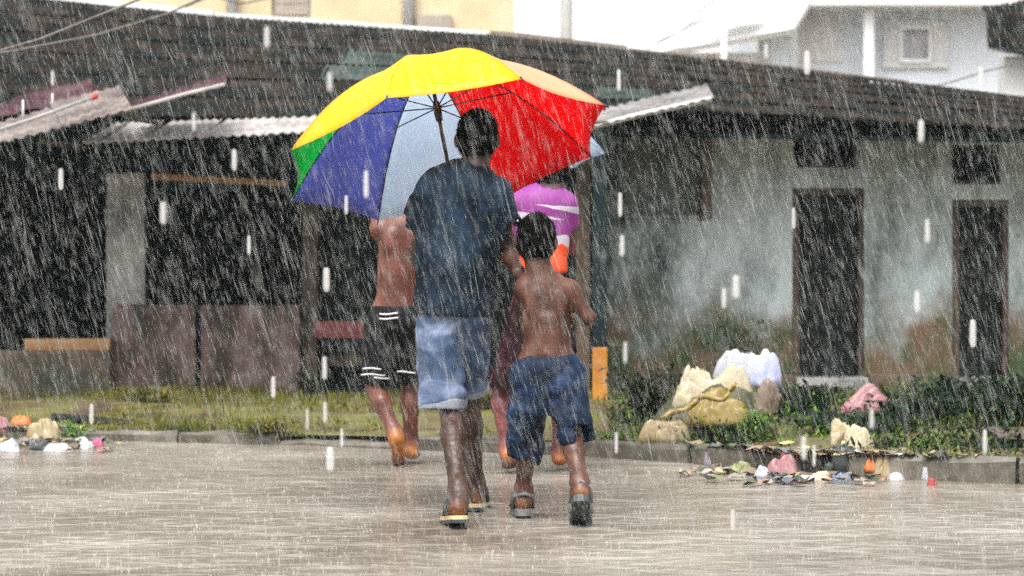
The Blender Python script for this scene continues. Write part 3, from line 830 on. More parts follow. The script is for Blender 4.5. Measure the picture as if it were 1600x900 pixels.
wh = tag(empty('white_house', (0, 0, 0)), 'pale white house with grey gabled roof and small framed window, far right', 'house')
def build_white():
    Y = 46.0
    win = px_rect(1408, 44, 1452, 94, Y)
    x0, x1 = P(1185, 0, Y).x, P(1560, 0, Y).x
    zt = P(0, 8, Y).z
    facade('wall', x0, x1, 0, zt, Y, .25, [win], M['far_wall'], wh)
    box('wall_return', (x1 - .25, Y + .252, 0), (x1, Y + 7, zt), M['far_wall'], wh, 0)
    box('wall_return', (x0, Y + .252, 0), (x0 + .25, Y + 7, zt), M['far_wall'], wh, 0)
    pbox('window_surround', 1380, 32, 1482, 44, Y - .1, .098, M['far_roof'], wh, .01)
    pbox('window_surround', 1380, 94.2, 1482, 106, Y - .1, .098, M['far_roof'], wh, .01)
    pbox('window_surround', 1380, 44.2, 1407, 94, Y - .1, .098, M['far_roof'], wh, .01)
    pbox('window_surround', 1453, 44.2, 1482, 94, Y - .1, .098, M['far_roof'], wh, .01)
    w = pbox('window', 1406, 40, 1456, 45, Y - .16, .05, M['far_white'], wh, .005)
    pbox('window_frame', 1406, 93, 1456, 98, Y - .16, .05, M['far_white'], w, .005)
    pbox('window_frame', 1406, 45.2, 1411, 92.8, Y - .16, .05, M['far_white'], w, .005)
    pbox('window_frame', 1451, 45.2, 1456, 92.8, Y - .16, .05, M['far_white'], w, .005)
    pbox('pane', 1409, 46, 1451, 92, Y + .1, .02, M['far_glass'], w, 0)
    pbox('column', 1350, 12, 1366, 380, Y - .7, .22, M['far_white'], wh, .02)
    pbox('column', 1236, 0, 1246, 380, Y - .7, .15, M['far_white'], wh, .02)
    pbox('eave_band', 1180, -14, 1600, 9, Y - 1.0, .98, M['far_roof'], wh, .02)
    pbox('parapet', 1184, -200, 1598, -16, Y - .6, .5, M['far_white'], wh, .02)
    # brown-grey recess left of the column
    pbox('wall_panel', 1240, 6, 1318, 96, Y - .05, .048, M['far_roof'], wh, 0)
    # gabled wing with two pale roof planes
    A = P(985, 76, Y - 2); B = P(1118, -8, Y - 2); Cc = P(1232, 70, Y - 2); D = P(1300, -40, Y + 3)
    sheet('roof_plane', P(985, 84, Y - 3), P(1000, 84, Y - 3), P(1128, -12, Y - 2), P(1112, -12, Y - 2), M['far_roof'], wh, nu=2, nv=2, thick=.1)
    sheet('roof_plane', P(1001, 86, Y - 3), P(1240, 44, Y - 3), P(1300, -60, Y + 2), P(1130, -14, Y - 2 + .6), M['far_roof'], wh, nu=12, nv=3, waves=0, thick=.12)
    sheet('roof_plane', P(1030, 60, Y - 3.2), P(1058, 50, Y - 3.2), P(1094, 20, Y - 2.9), P(1080, 24, Y - 2.9), M['far_white'], wh, nu=2, nv=2, thick=.02)
    sheet('roof_plane', P(1100, 42, Y - 3.15), P(1180, 24, Y - 3.15), P(1206, -2, Y - 2.4), P(1140, 4, Y - 2.4), M['far_white'], wh, nu=2, nv=2, thick=.02)
    pbox('gable_wall', 996, 82, 1184, 380, Y - 2.2, .2, M['far_white'], wh, 0)
    pbox('gable_wall', 1186, 60, 1234, 380, Y - 2.2, .2, M['far_wall'], wh, 0)
    tube_obj('downpipe', [P(1131, 40, Y - 3.1), P(1131, 380, Y - 2.5)], .05, M['far_white'], wh, 8)
    f = pbox('window', 1190, 68, 1206, 96, Y - 2.25, .045, M['far_white'], wh, .005)
    pbox('pane', 1193, 72, 1203, 94, Y - 2.27, .019, M['far_glass'], f, 0)
build_white()

er = tag(empty('tiled_eave', (0, 0, 0)), 'dark brown roof corner cut by the right edge above the white wall', 'roof')
for k in range(5):
    sheet('roof_sheet', P(1544 + k * 26, 72 + k * 6, 30), P(1570 + k * 26, 78 + k * 6, 30), P(1574 + k * 26, 4 - k * 5, 31.2), P(1540 + k * 26, 14 - k * 5, 31.2), M['roof_dark'], er, nu=8, nv=4, waves=4, amp=.02, thick=.03, jit=.01, seed=200 + k)
pbox('fascia', 1536, 8, 1680, 16, 29.9, .05, M['wood_dark'], er, .004)
pbox('support_wall', 1570, 88, 1800, 380, 30.4, .3, M['far_white'], er, 0)

# ------------------------------------------------------------------ bodies: smooth signed-distance modelling
class Vol:
    def __init__(s, lo, hi, h):
        s.lo = np.array(lo, np.float32); s.h = h
        s.n = np.ceil((np.array(hi) - np.array(lo)) / h).astype(int) + 1
        s.F = np.full(s.n, 1.0, np.float32)
    def reg(s, lo, hi):
        a = np.clip(np.floor((np.array(lo) - s.lo) / s.h).astype(int), 0, s.n); b = np.clip(np.ceil((np.array(hi) - s.lo) / s.h).astype(int) + 1, 0, s.n)
        if np.any(b <= a): return None, None
        sl = tuple(slice(x, y) for x, y in zip(a, b))
        g = [s.lo[i] + s.h * np.arange(a[i], b[i], dtype=np.float32) for i in range(3)]
        return sl, np.stack(np.meshgrid(*g, indexing='ij'), -1)
    def put(s, sl, d, k):
        A = s.F[sl]
        if k > 0:
            hh = np.maximum(k - np.abs(A - d), 0) / k
            s.F[sl] = np.minimum(A, d) - hh * hh * k * .25
        else: s.F[sl] = np.minimum(A, d)
    def cone(s, a, b, ra, rb, k=.03, sq=None, cut=None, sub=False):
        a = np.array(a, np.float32); b = np.array(b, np.float32)
        m = max(ra, rb) + k + .02
        sl, p = s.reg(np.minimum(a, b) - m, np.maximum(a, b) + m)
        if sl is None: return
        ab = b - a; q = p - a
        t = np.clip((q @ ab) / max(1e-9, float(ab @ ab)), 0, 1)
        q = q - t[..., None] * ab
        if sq is not None:
            ax = np.array(sq[0], np.float32); ax /= np.linalg.norm(ax)
            q = q + (q @ ax)[..., None] * ax * (1 / sq[1] - 1)
        d = np.sqrt((q * q).sum(-1)) - (ra + (rb - ra) * t)
        if cut:
            u = ab / np.linalg.norm(ab)
            if 'b' in cut: d = np.maximum(d, (p - b) @ u)
            if 'a' in cut: d = np.maximum(d, -((p - a) @ u))
        if sub: s.F[sl] = np.maximum(s.F[sl], -d)
        else: s.put(sl, d, k)
    def ell(s, c, r, k=.03, rot=None, sub=False):
        c = np.array(c, np.float32); r = np.array(r, np.float32); m = float(r.max()) + k + .02
        sl, p = s.reg(c - m, c + m)
        if sl is None: return
        q = p - c
        if rot is not None: q = q @ np.array(rot.to_3x3(), np.float32)
        k0 = np.sqrt(((q / r) ** 2).sum(-1)); k1 = np.sqrt(((q / (r * r)) ** 2).sum(-1))
        d = k0 * (k0 - 1) / np.maximum(k1, 1e-6)
        if sub: s.F[sl] = np.maximum(s.F[sl], -d)
        else: s.put(sl, d, k)
    def pts(s):
        g = [s.lo[i] + s.h * np.arange(s.n[i], dtype=np.float32) for i in range(3)]
        return np.stack(np.meshgrid(*g, indexing='ij'), -1)
    def plane(s, pt, nrm):
        nrm = np.array(nrm, np.float32); nrm /= np.linalg.norm(nrm)
        s.F = np.maximum(s.F, (s.pts() - np.array(pt, np.float32)) @ nrm)
    def wrinkle(s, amp, freq, stretch=(1, 1, 1), seed=0, ridged=True):
        m = np.abs(s.F) < .06
        idx = np.argwhere(m); p = s.lo + s.h * idx.astype(np.float32)
        q = p * np.array(stretch, np.float32) * freq
        w = np.stack([vnoise(q * .5 + 7.1, seed + 1), vnoise(q * .5 + 3.3, seed + 2), vnoise(q * .5 + 9.7, seed + 3)], -1)
        n = vnoise(q + w * .9, seed)
        if ridged: n = 1 - 2 * np.abs(n)
        n = n + .45 * vnoise(q * 2.3 + w, seed + 5)
        s.F[m] += (amp * n).astype(np.float32)
    def mesh(s, name, mat_, parent, smooth_it=1):
        F = s.F; ins = F < 0
        nx, ny, nz = F.shape
        cor = [(i, j, k) for i in (0, 1) for j in (0, 1) for k in (0, 1)]
        cnt = sum(ins[i:nx - 1 + i, j:ny - 1 + j, k:nz - 1 + k].astype(np.int8) for i, j, k in cor)
        cells = np.argwhere((cnt > 0) & (cnt < 8))
        vid = np.full((nx - 1, ny - 1, nz - 1), -1, np.int64)
        vid[tuple(cells.T)] = np.arange(len(cells))
        acc = np.zeros((len(cells), 3), np.float32); wt = np.zeros(len(cells), np.float32)
        for a in cor:
            for ax in range(3):
                if a[ax]: continue
                b = list(a); b[ax] = 1
                fa = F[cells[:, 0] + a[0], cells[:, 1] + a[1], cells[:, 2] + a[2]]; fb = F[cells[:, 0] + b[0], cells[:, 1] + b[1], cells[:, 2] + b[2]]
                m = (fa < 0) != (fb < 0)
                t = np.where(m, fa / np.where(m, fa - fb, 1), 0)
                pos = np.tile(np.array(a, np.float32), (len(cells), 1)); pos[:, ax] = t
                acc += pos * m[:, None]; wt += m
        V = s.lo + s.h * (cells + acc / wt[:, None])
        quads = []
        for ax in range(3):
            o = [(1, 2), (2, 0), (0, 1)][ax]
            sl0 = [slice(None)] * 3; sl1 = [slice(None)] * 3
            sl0[ax] = slice(0, F.shape[ax] - 1); sl1[ax] = slice(1, F.shape[ax])
            A, B = ins[tuple(sl0)], ins[tuple(sl1)]
            e = np.argwhere(A != B)
            ok = (e[:, o[0]] > 0) & (e[:, o[1]] > 0) & (e[:, o[0]] < F.shape[o[0]] - 1) & (e[:, o[1]] < F.shape[o[1]] - 1)
            e = e[ok]; flip = A[tuple(e.T)]
            def v(d0, d1):
                c = e.copy(); c[:, o[0]] += d0; c[:, o[1]] += d1
                return vid[tuple(c.T)]
            q = np.stack([v(-1, -1), v(0, -1), v(0, 0), v(-1, 0)], 1)
            q[~flip] = q[~flip][:, ::-1]
            quads.append(q)
        Q = np.concatenate(quads)
        for _ in range(smooth_it):
            S = np.zeros_like(V); c = np.zeros(len(V), np.float32)
            for i in range(4):
                np.add.at(S, Q[:, i], V[Q[:, (i + 1) % 4]]); np.add.at(c, Q[:, i], 1)
                np.add.at(S, Q[:, (i + 1) % 4], V[Q[:, i]]); np.add.at(c, Q[:, (i + 1) % 4], 1)
            V = V * .45 + .55 * S / c[:, None]
        me = bpy.data.meshes.new(name)
        me.vertices.add(len(V)); me.vertices.foreach_set('co', V.astype(np.float32).ravel())
        me.loops.add(len(Q) * 4); me.loops.foreach_set('vertex_index', Q.ravel().astype(np.int32))
        me.polygons.add(len(Q)); me.polygons.foreach_set('loop_start', np.arange(0, len(Q) * 4, 4, dtype=np.int32))
        me.update(calc_edges=True); me.validate()
        o = link(name, me, mat_, parent, smooth=True)
        return o, V

def Vn(v):
    v = np.array(v, float); return v / np.linalg.norm(v)

def add_head(v, c, s=1.0, fwd=(0, 1, 0), neck=None):
    """skull, jaw, brow, nose, lips and ears; c = centre of the skull, fwd = where the face looks"""
    f = Vn(fwd); up = Vn(np.array([0, 0, 1.0]) - f * f[2]); r = np.cross(f, up)
    c = np.array(c, float)
    L = lambda x, y, z: c + s * (r * x + f * y + up * z)
    rot = Matrix((tuple(r), tuple(f), tuple(up))).transposed()
    v.ell(L(0, -.008, .02), np.array([.074, .093, .09]) * s, .02, rot)
    v.ell(L(0, .02, -.03), np.array([.064, .07, .075]) * s, .04, rot)
    v.cone(L(0, .045, -.075), L(0, .062, -.095), .035 * s, .024 * s, .04)
    v.cone(L(-.03, .076, .018), L(.03, .076, .018), .013 * s, .013 * s, .02)
    v.cone(L(0, .085, .008), L(0, .106, -.03), .008 * s, .014 * s, .014)
    v.cone(L(-.016, .082, -.062), L(.016, .082, -.062), .009 * s, .009 * s, .012)
    for e in (-1, 1):
        v.ell(L(e * .031, .088, .0), np.array([.016, .012, .011]) * s, .0, rot, sub=True)
        v.ell(L(e * .038, .07, -.03), np.array([.02, .018, .018]) * s, .02, rot)
        v.ell(L(e * .086, -.012, -.012), np.array([.013, .021, .033]) * s, .008, rot)
    if neck is not None:
        v.cone(L(0, -.02, -.05), neck, .05 * s, .056 * s, .04)
    return L

def add_hand(v, wrist, d, n, s=1.0, curl=.5, thumb=1):
    """palm, four unequal bent fingers, thumb leaving the side of the palm; d = finger direction, n = back of the hand"""
    d = Vn(d); n = Vn(np.array(n) - d * np.dot(n, d)); l = np.cross(d, n)
    w = np.array(wrist, float)
    pc = w + d * .085 * s
    v.cone(w, pc, .026 * s, .036 * s, .02, sq=(n, .5))
    v.cone(pc - l * .026 * s, pc + l * .026 * s, .016 * s, .015 * s, .015)
    for i, (off, ln) in enumerate(((-.030, .062), (-.010, .075), (.010, .08), (.030, .07))):
        b = pc + l * off * s * thumb * -1; ang = 0; p = b
        for q, fr in enumerate((.45, .32, .23)):
            ang += curl * (.5 + .35 * q)
            dd = d * math.cos(ang) - n * math.sin(ang)
            p2 = p + dd * ln * fr * 1.15 * s
            v.cone(p, p2, (.0095 - .001 * q) * s, (.0088 - .001 * q) * s, .006); p = p2
    b = w + d * .025 * s + l * .026 * s * thumb
    m = b + (d * .65 + l * .6 * thumb - n * .25) * .04 * s
    v.cone(b, m, .013 * s, .011 * s, .012)
    v.cone(m, m + (d * .85 + l * .1 * thumb - n * (.3 + curl * .5)) * .034 * s, .0105 * s, .009 * s, .006)

def add_foot(v, ankle, heel, toe, s=1.0):
    ankle, heel, toe = (np.array(x, float) for x in (ankle, heel, toe))
    d = Vn(toe - heel); sd = Vn(np.cross(d, [0, 0, 1])); up = np.cross(sd, d)
    v.cone(ankle, heel + up * .034 * s + d * .014 * s, .036 * s, .030 * s, .05)
    v.cone(ankle + up * .05 * s, heel + up * .03 * s + d * .01 * s, .022 * s, .026 * s, .04)
    ball = heel + d * .15 * s + up * .018 * s
    v.cone(heel + up * .026 * s, ball, .027 * s, .034 * s, .03, sq=(up, .72))
    v.cone(ankle + d * .01 * s, ball, .03 * s, .022 * s, .03)
    for i in range(5):
        o = (i - 2) * .0155 * s
        b = ball + sd * o; ln = (.055, .052, .048, .043, .036)[i] * s
        v.cone(b - up * .002, b + d * ln - up * .008 * s, .0105 * s, .0085 * s, .008)

def add_leg(v, hip, knee, ankle, heel, toe, s=1.0, thick=1.0):
    hip, knee, ankle = (np.array(x, float) for x in (hip, knee, ankle))
    v.cone(hip, knee, .078 * s * thick, .05 * s * thick, .04)
    calf = knee + (ankle - knee) * .32 + np.array([0, -.018 * s, 0])
    v.cone(knee, calf, .047 * s * thick, .053 * s * thick, .03)
    v.cone(calf, ankle, .052 * s * thick, .034 * s, .03)
    add_foot(v, ankle, heel, toe, s)

def add_arm(v, sh, el, wr, s=1.0, thick=1.0):
    v.cone(sh, el, .047 * s * thick, .037 * s * thick, .03)
    m = np.array(el) * .7 + np.array(wr) * .3
    v.cone(el, m, .036 * s * thick, .037 * s * thick, .02)
    v.cone(m, wr, .037 * s * thick, .024 * s, .02)

def sole_attr(o, V, spots):
    """mark heels and soles (paler skin)"""
    a = o.data.attributes.new('sole', 'FLOAT', 'POINT')
    w = np.zeros(len(V), np.float32)
    for c, r in spots:
        d = np.sqrt(((V - np.array(c)) ** 2).sum(1)); w = np.maximum(w, np.clip((r * 1.15 - d) / (r * .9), 0, 1) * (.5 + .3 * vnoise(V * 45, 4)))
    a.data.foreach_set('value', w)

def slab_sole(name, heel, toe, w, th, mat_, parent, drop=.0):
    """a sandal sole: foot-shaped outline with thickness under the heel-toe line"""
    heel, toe = np.array(heel, float), np.array(toe, float)
    d = Vn(toe - heel); sd = Vn(np.cross(d, [0, 0, 1])); up = np.cross(sd, d); L = np.linalg.norm(toe - heel)
    prof = [(-.03, .25), (.0, .62), (.1, .85), (.3, .78), (.5, .82), (.75, 1.05), (.95, .95), (1.08, .6), (1.13, .2)]
    vs, fs = [], []
    K = len(prof)
    for lay in (0, 1):
        for sgn in (-1, 1):
            for t, ww in prof:
                vs.append(heel + d * t * L + sd * sgn * ww * w / 2 - up * (drop + th * lay))
    def ix(lay, s_, i): return lay * 2 * K + s_ * K + i
    for i in range(K - 1):
        fs.append((ix(0, 0, i), ix(0, 1, i), ix(0, 1, i + 1), ix(0, 0, i + 1))); fs.append((ix(1, 0, i + 1), ix(1, 1, i + 1), ix(1, 1, i), ix(1, 0, i)))
        for s_ in (0, 1):
            q = (ix(0, s_, i), ix(0, s_, i + 1), ix(1, s_, i + 1), ix(1, s_, i)); fs.append(q if s_ == 0 else q[::-1])
    fs.append((ix(0, 0, 0), ix(1, 0, 0), ix(1, 1, 0), ix(0, 1, 0))); fs.append((ix(0, 0, K - 1), ix(0, 1, K - 1), ix(1, 1, K - 1), ix(1, 0, K - 1)))
    return mesh_from(name, vs, fs, mat_, parent), (d, sd, up, L)

def make_hair(parent, c, s, fwd, h, keep, amp=.006, name='hair', freq=40, back=0.0):
    f = Vn(fwd); r = np.cross(f, [0, 0, 1]); c = np.array(c, float)
    v = Vol(c - .17 * s, c + .17 * s, h)
    rot = Matrix((tuple(r), tuple(f), (0, 0, 1))).transposed()
    v.ell(c + np.array([0, -.01, .024]) * s, np.array([.083, .102, .100]) * s, .02, rot)
    v.ell(c + f * -.03 * s + np.array([0, 0, -.03]) * s, np.array([.076, .072, .07]) * s, .03, rot)
    v.plane(c + f * keep[0] * s, f * .8 + np.array([0, 0, -.6]))
    v.plane(c + np.array([0, 0, -.075 - back]) * s, (0, 0, -1))
    v.wrinkle(amp, freq, seed=int(abs(c[0]) * 1000) + 3, ridged=False)
    o, V = v.mesh(name, M['hair'], parent, 0)
    nr_ = np.empty(len(V) * 3, np.float32); o.data.vertices.foreach_get('normal', nr_); nr_ = nr_.reshape(-1, 3)
    r_ = np.random.default_rng(3); n_ = 5200
    ix = r_.integers(0, len(V), n_); dv = nr_[ix] + r_.normal(0, .55, (n_, 3)); dv /= np.linalg.norm(dv, axis=1)[:, None]
    t1 = np.cross(dv, r_.normal(size=(n_, 3))); t1 /= np.linalg.norm(t1, axis=1)[:, None]
    ln = r_.uniform(.005, .015, n_)[:, None] * s; b0 = V[ix] - nr_[ix] * .002; w_ = .0013
    tri = np.stack([b0 - t1 * w_, b0 + t1 * w_, b0 + dv * ln + t1 * ln * .5], 1).reshape(-1, 3)
    mesh_from('curls', tri, np.arange(n_ * 3).reshape(-1, 3), M['hair'], o)
    return o

def eyes(parent, L, s):
    for e in (-1, 1):
        bm = bmesh.new(); bmesh.ops.create_uvsphere(bm, u_segments=10, v_segments=6, radius=.0105 * s)
        bmesh.ops.translate(bm, verts=bm.verts, vec=L(e * .031, .078, .0)); bm_obj('eye', bm, M['eye'], parent, smooth=True)

# ---------------------------------------------------------------- the man
MANX, MANY = (715 - 800) / FPX * 10.05, 10.05
def px_loc(px0, Y0):
    s = FPX / Y0
    return lambda px, py, y=0.0: ((px - px0) / s, y, CAM_H - (py - 430) / s)
man = tag(empty('person', (MANX, MANY, 0)), 'man in dark navy shirt and faded denim shorts walking away under rainbow umbrella', 'person')
def build_man():
    v = Vol((-.42, -.55, -.02), (.48, .72, 1.74), .0072)
    hc = (.083, .03, 1.595)
    L = add_head(v, hc, 1.0, (.12, 1, -.05), (.07, -.005, 1.42))
    shL, shR = (-.118, .0, 1.355), (.165, .0, 1.35)
    v.cone((.06, 0, 1.43), (.03, 0, 1.34), .06, .11, .06, sq=((0, 1, 0), .7))
    v.cone(shL, shR, .055, .055, .05)
    v.cone((.02, 0, 1.32), (.0, .0, 1.08), .135, .12, .06, sq=((0, 1, 0), .66))
    v.cone((.0, 0, 1.08), (-.005, 0, .9), .12, .135, .06, sq=((0, 1, 0), .72))
    # left arm forward to the umbrella grip, right hand on the boy's shoulder
    elL, wrL = (-.17, .13, 1.10), (-.02, .285, 1.175)
    add_arm(v, shL, elL, wrL)
    add_hand(v, wrL, (.75, .55, .35), (-.2, .6, -.6), 1.0, 1.15, 1)
    elR, wrR = (.205, .07, 1.115), (.255, -.10, 1.035)
    add_arm(v, shR, elR, wrR)
    add_hand(v, wrR, (.75, -.15, -.55), (.2, -.75, .6), 1.0, .45, -1)
    ankL, heelL, toeL = (.012, -.33, .125), (.012, -.375, .055), (-.02, -.16, .03)
    ankR, heelR, toeR = (.068, .33, .105), (.07, .30, .04), (.085, .5, .03)
    add_leg(v, (-.075, 0, .88), (-.03, -.06, .47), ankL, heelL, toeL, 1.0, .9)
    add_leg(v, (.06, 0, .88), (.048, .18, .5), ankR, heelR, toeR, 1.0, .88)
    body, V = v.mesh('body', M['skin_man'], man)
    sole_attr(body, V, [((.012, -.40, .035), .07), ((.07, .27, .025), .06)])
    eyes(man, L, 1.0)
    make_hair(man, hc, 1.0, (.12, 1, -.05), .0045, (.03,), .0055, freq=75)
    # shirt: boxy, short sleeves, collar, hanging hem
    v = Vol((-.36, -.3, .76), (.42, .36, 1.52), .0075)
    v.cone((-.095, 0, 1.38), (.145, 0, 1.37), .072, .072, .05)
    v.cone((.02, 0, 1.33), (-.005, -.01, 1.1), .182, .168, .05, sq=((0, 1, 0), .72))
    v.cone((-.005, -.01, 1.1), (-.014, -.015, .80), .168, .19, .06, sq=((0, 1, 0), .76))
    v.cone((-.12, 0, 1.36), (-.175, .05, 1.215), .078, .088, .03, cut='b')
    v.cone((.165, 0, 1.355), (.21, .04, 1.19), .076, .084, .03, cut='b')
    v.cone((.07, -.0, 1.455), (.06, 0, 1.39), .066, .085, .02, cut='a')
    v.wrinkle(.015, 5.6, (1.5, 1.2, .6), 21)
    v.wrinkle(.006, 14, (1.2, 1.2, .8), 26)
    v.cone((-.172, .048, 1.235), (-.185, .07, 1.15), .072, .078, 0, sub=True)
    v.cone((.207, .037, 1.21), (.216, .06, 1.14), .068, .074, 0, sub=True)
    v.cone((.07, 0, 1.43), (.075, .0, 1.52), .057, .06, 0, sub=True)
    v.plane((0, 0, .848), (-.06, .0, -1))
    v.ell((-.01, -.015, .82), (.18, .135, .07), 0, sub=True)
    v.mesh('shirt', M['shirt_navy'], man, 1)
    bm = bmesh.new()
    for i in range(2): tube(bm, [(.01 + i * .0, -.062, 1.462), (.07, -.078, 1.452), (.128, -.055, 1.462)] if i == 0 else [(.01, -.062, 1.462), (.005, .02, 1.452), (.04, .07, 1.42)], .011, 8)
    bm_obj('collar', bm, M['shirt_navy'], man, smooth=True)
    # denim shorts: two wide legs with pale cuffs
    v = Vol((-.34, -.36, .36), (.34, .44, 1.0), .0072)
    v.ell((-.01, -.0, .86), (.155, .125, .11), .04)
    lb, rb = np.array((-.062, -.055, .47)), np.array((.052, .16, .53))
    v.cone((-.075, -.015, .82), lb, .112, .1, .03, cut='b')
    v.cone((.048, .03, .82), rb, .100, .078, .015, cut='b')
    v.wrinkle(.012, 6.5, (1, 1, 1.7), 33)
    v.wrinkle(.004, 16, (1, 1, 1.2), 36)
    v.cone(lb + (0, .0, .04), lb - (0, 0, .06), .084, .088, 0, sub=True)
    v.cone(rb + (0, -.01, .04), rb - (0, 0, .06), .066, .07, 0, sub=True)
    v.plane((0, 0, .93), (0, 0, 1))
    v.mesh('shorts', M['denim'], man, 1)
    for b, r in ((lb, .103), (rb, .083)):
        v = Vol(b - .14, b + .14, .006)
        ax = np.array((.0, -.03, -.4)) if r > .1 else np.array((.01, .12, -.3)); ax = ax / np.linalg.norm(ax)
        v.cone(b - ax * .035, b + ax * .012, r, r - .001, 0, cut='ab')
        v.wrinkle(.004, 9, (1, 1, 1), 41)
        v.cone(b - ax * .2, b + ax * .1, r - .014, r - .014, 0, sub=True)
        v.mesh('cuff', M['denim_hem'], man, 1)
    # slippers
    for heel, toe, w in ((heelL, toeL, .098), (heelR, toeR, .095)):
        so, (d, sd, up, Ln) = slab_sole('slipper_sole', np.array(heel) - Vn(np.array(toe) - heel) * .035, np.array(toe) + Vn(np.array(toe) - heel) * .045, w, .016, M['rubber_tan'], man, .004)
        slab_sole('slipper_tread', np.array(heel) - Vn(np.array(toe) - heel) * .037, np.array(toe) + Vn(np.array(toe) - heel) * .046, w * 1.01, .014, M['rubber_dark'], man, .0205)
        m0 = np.array(heel) + d * .1; t = np.array(heel) + d * .2
        bm = bmesh.new()
        for sg in (-1, 1):
            tube(bm, [m0 + sd * sg * .045, m0 + sd * sg * .036 + up * .055 + d * .03, t + up * .045 - d * .03, t + up * .004], .009, 6)
        bm_obj('slipper_strap', bm, M['rubber_dark'], man, smooth=True)
build_man()

# ---------------------------------------------------------------- the boy in blue shorts
BOYX, BOYY = (855 - 800) / FPX * 9.93, 9.93
boy = tag(empty('person', (BOYX, BOYY, 0)), 'shirtless boy in baggy blue shorts and sandals walking beside the man', 'person')
def build_boy():
    v = Vol((-.32, -.42, -.02), (.34, .5, 1.32), .0062)
    hc = (-.045, .025, 1.163)
    L = add_head(v, hc, .92, (.05, 1, -.08), (-.03, -.005, .99))
    shL, shR = (-.092, .0, .965), (.09, .0, .957)
    v.cone((-.03, 0, 1.02), (-.01, 0, .95), .045, .07, .05, sq=((0, 1, 0), .7))
    v.cone(shL, shR, .042, .042, .04)
    v.cone((-.005, 0, .92), (-.002, -.005, .80), .104, .089, .05, sq=((0, 1, 0), .66))
    v.cone((-.002, -.005, .80), (.0, -.005, .66), .087, .098, .05, sq=((0, 1, 0), .72))
    for e in (-1, 1):                                   # shoulder blades, spine groove and back muscles
        v.ell((e * .052 - .003, -.062, .90), (.034, .016, .05), .03)
        v.cone((e * .022, -.058, .84), (e * .022, -.062, .70), .02, .02, .025)
    v.cone((-.003, -.092, .94), (0, -.094, .70), .014, .014, 0, sub=True)
    elR, wrR = (.172, -.01, .842), (.118, .165, .835)
    add_arm(v, shR, elR, wrR, .86, .92)
    add_hand(v, wrR, (-.7, .5, .2), (.5, .6, .1), .82, .9, 1)
    elL, wrL = (-.118, .13, .82), (-.03, .24, .86)
    add_arm(v, shL, elL, wrL, .86, .92)
    add_hand(v, wrL, (.7, .5, .2), (-.5, .6, .1), .82, .9, -1)
    ankL, heelL, toeL = (-.097, .18, .098), (-.097, .15, .042), (-.11, .33, .032)
    ankR, heelR, toeR = (.13, -.205, .165), (.132, -.245, .12), (.136, -.12, .035)
    add_leg(v, (-.06, 0, .66), (-.085, .10, .36), ankL, heelL, toeL, .84, .95)
    add_leg(v, (.06, 0, .66), (.10, -.02, .37), ankR, heelR, toeR, .84, .95)
    body, V = v.mesh('body', M['skin_boy'], boy)
    sole_attr(body, V, [((.132, -.265, .115), .055), ((-.097, .12, .035), .045)])
    eyes(boy, L, .92)
    make_hair(boy, hc, .94, (.05, 1, -.08), .0045, (.03,), .0055, freq=75)
    v = Vol((-.3, -.35, .12), (.34, .4, .78), .0068)
    v.ell((.0, -.003, .63), (.135, .115, .10), .05)
    lb, rb = np.array((-.10, .12, .245)), np.array((.128, -.07, .325))
    v.cone((-.065, .0, .60), lb, .102, .078, .03, cut='b')
    v.cone((.07, -.005, .60), rb, .105, .076, .03, cut='b')
    v.wrinkle(.012, 7.5, (1, 1, 1.5), 53)
    v.wrinkle(.004, 18, (1, 1, 1), 56)
    v.cone(lb + (.0, -.01, .05), lb + (0, 0, -.06), .063, .066, 0, sub=True)
    v.cone(rb + (.0, .0, .05), rb + (0, -.01, -.06), .061, .064, 0, sub=True)
    v.plane((0, 0, .70), (0, -.12, 1))
    v.ell((0, .0, .72), (.112, .09, .03), 0, sub=True)
    v.mesh('shorts', M['shorts_blue'], boy, 1)
    for heel, toe, mm, w in ((heelL, toeL, 'rubber_grey', .088), (heelR, toeR, 'rubber_dark', .09)):
        h_, t_ = np.array(heel), np.array(toe); dd = Vn(t_ - h_)
        so, (d, sd, up, Ln) = slab_sole('sandal_sole', h_ - dd * .03, t_ + dd * .05, w, .03, M[mm], boy, .002)
        bm = bmesh.new()
        tube(bm, [h_ + sd * .042 + d * .04, h_ + sd * .04 + up * .05 - d * .0, h_ - d * .038 + up * .062, h_ - sd * .04 + up * .05, h_ - sd * .042 + d * .04], .009, 6)
        tube(bm, [h_ + sd * .042 + d * .12, h_ + sd * .034 + up * .055 + d * .12, h_ - sd * .034 + up * .055 + d * .12, h_ - sd * .042 + d * .12], .013, 6)
        bm_obj('sandal_strap', bm, M['rubber_grey'], boy, smooth=True)
build_boy()

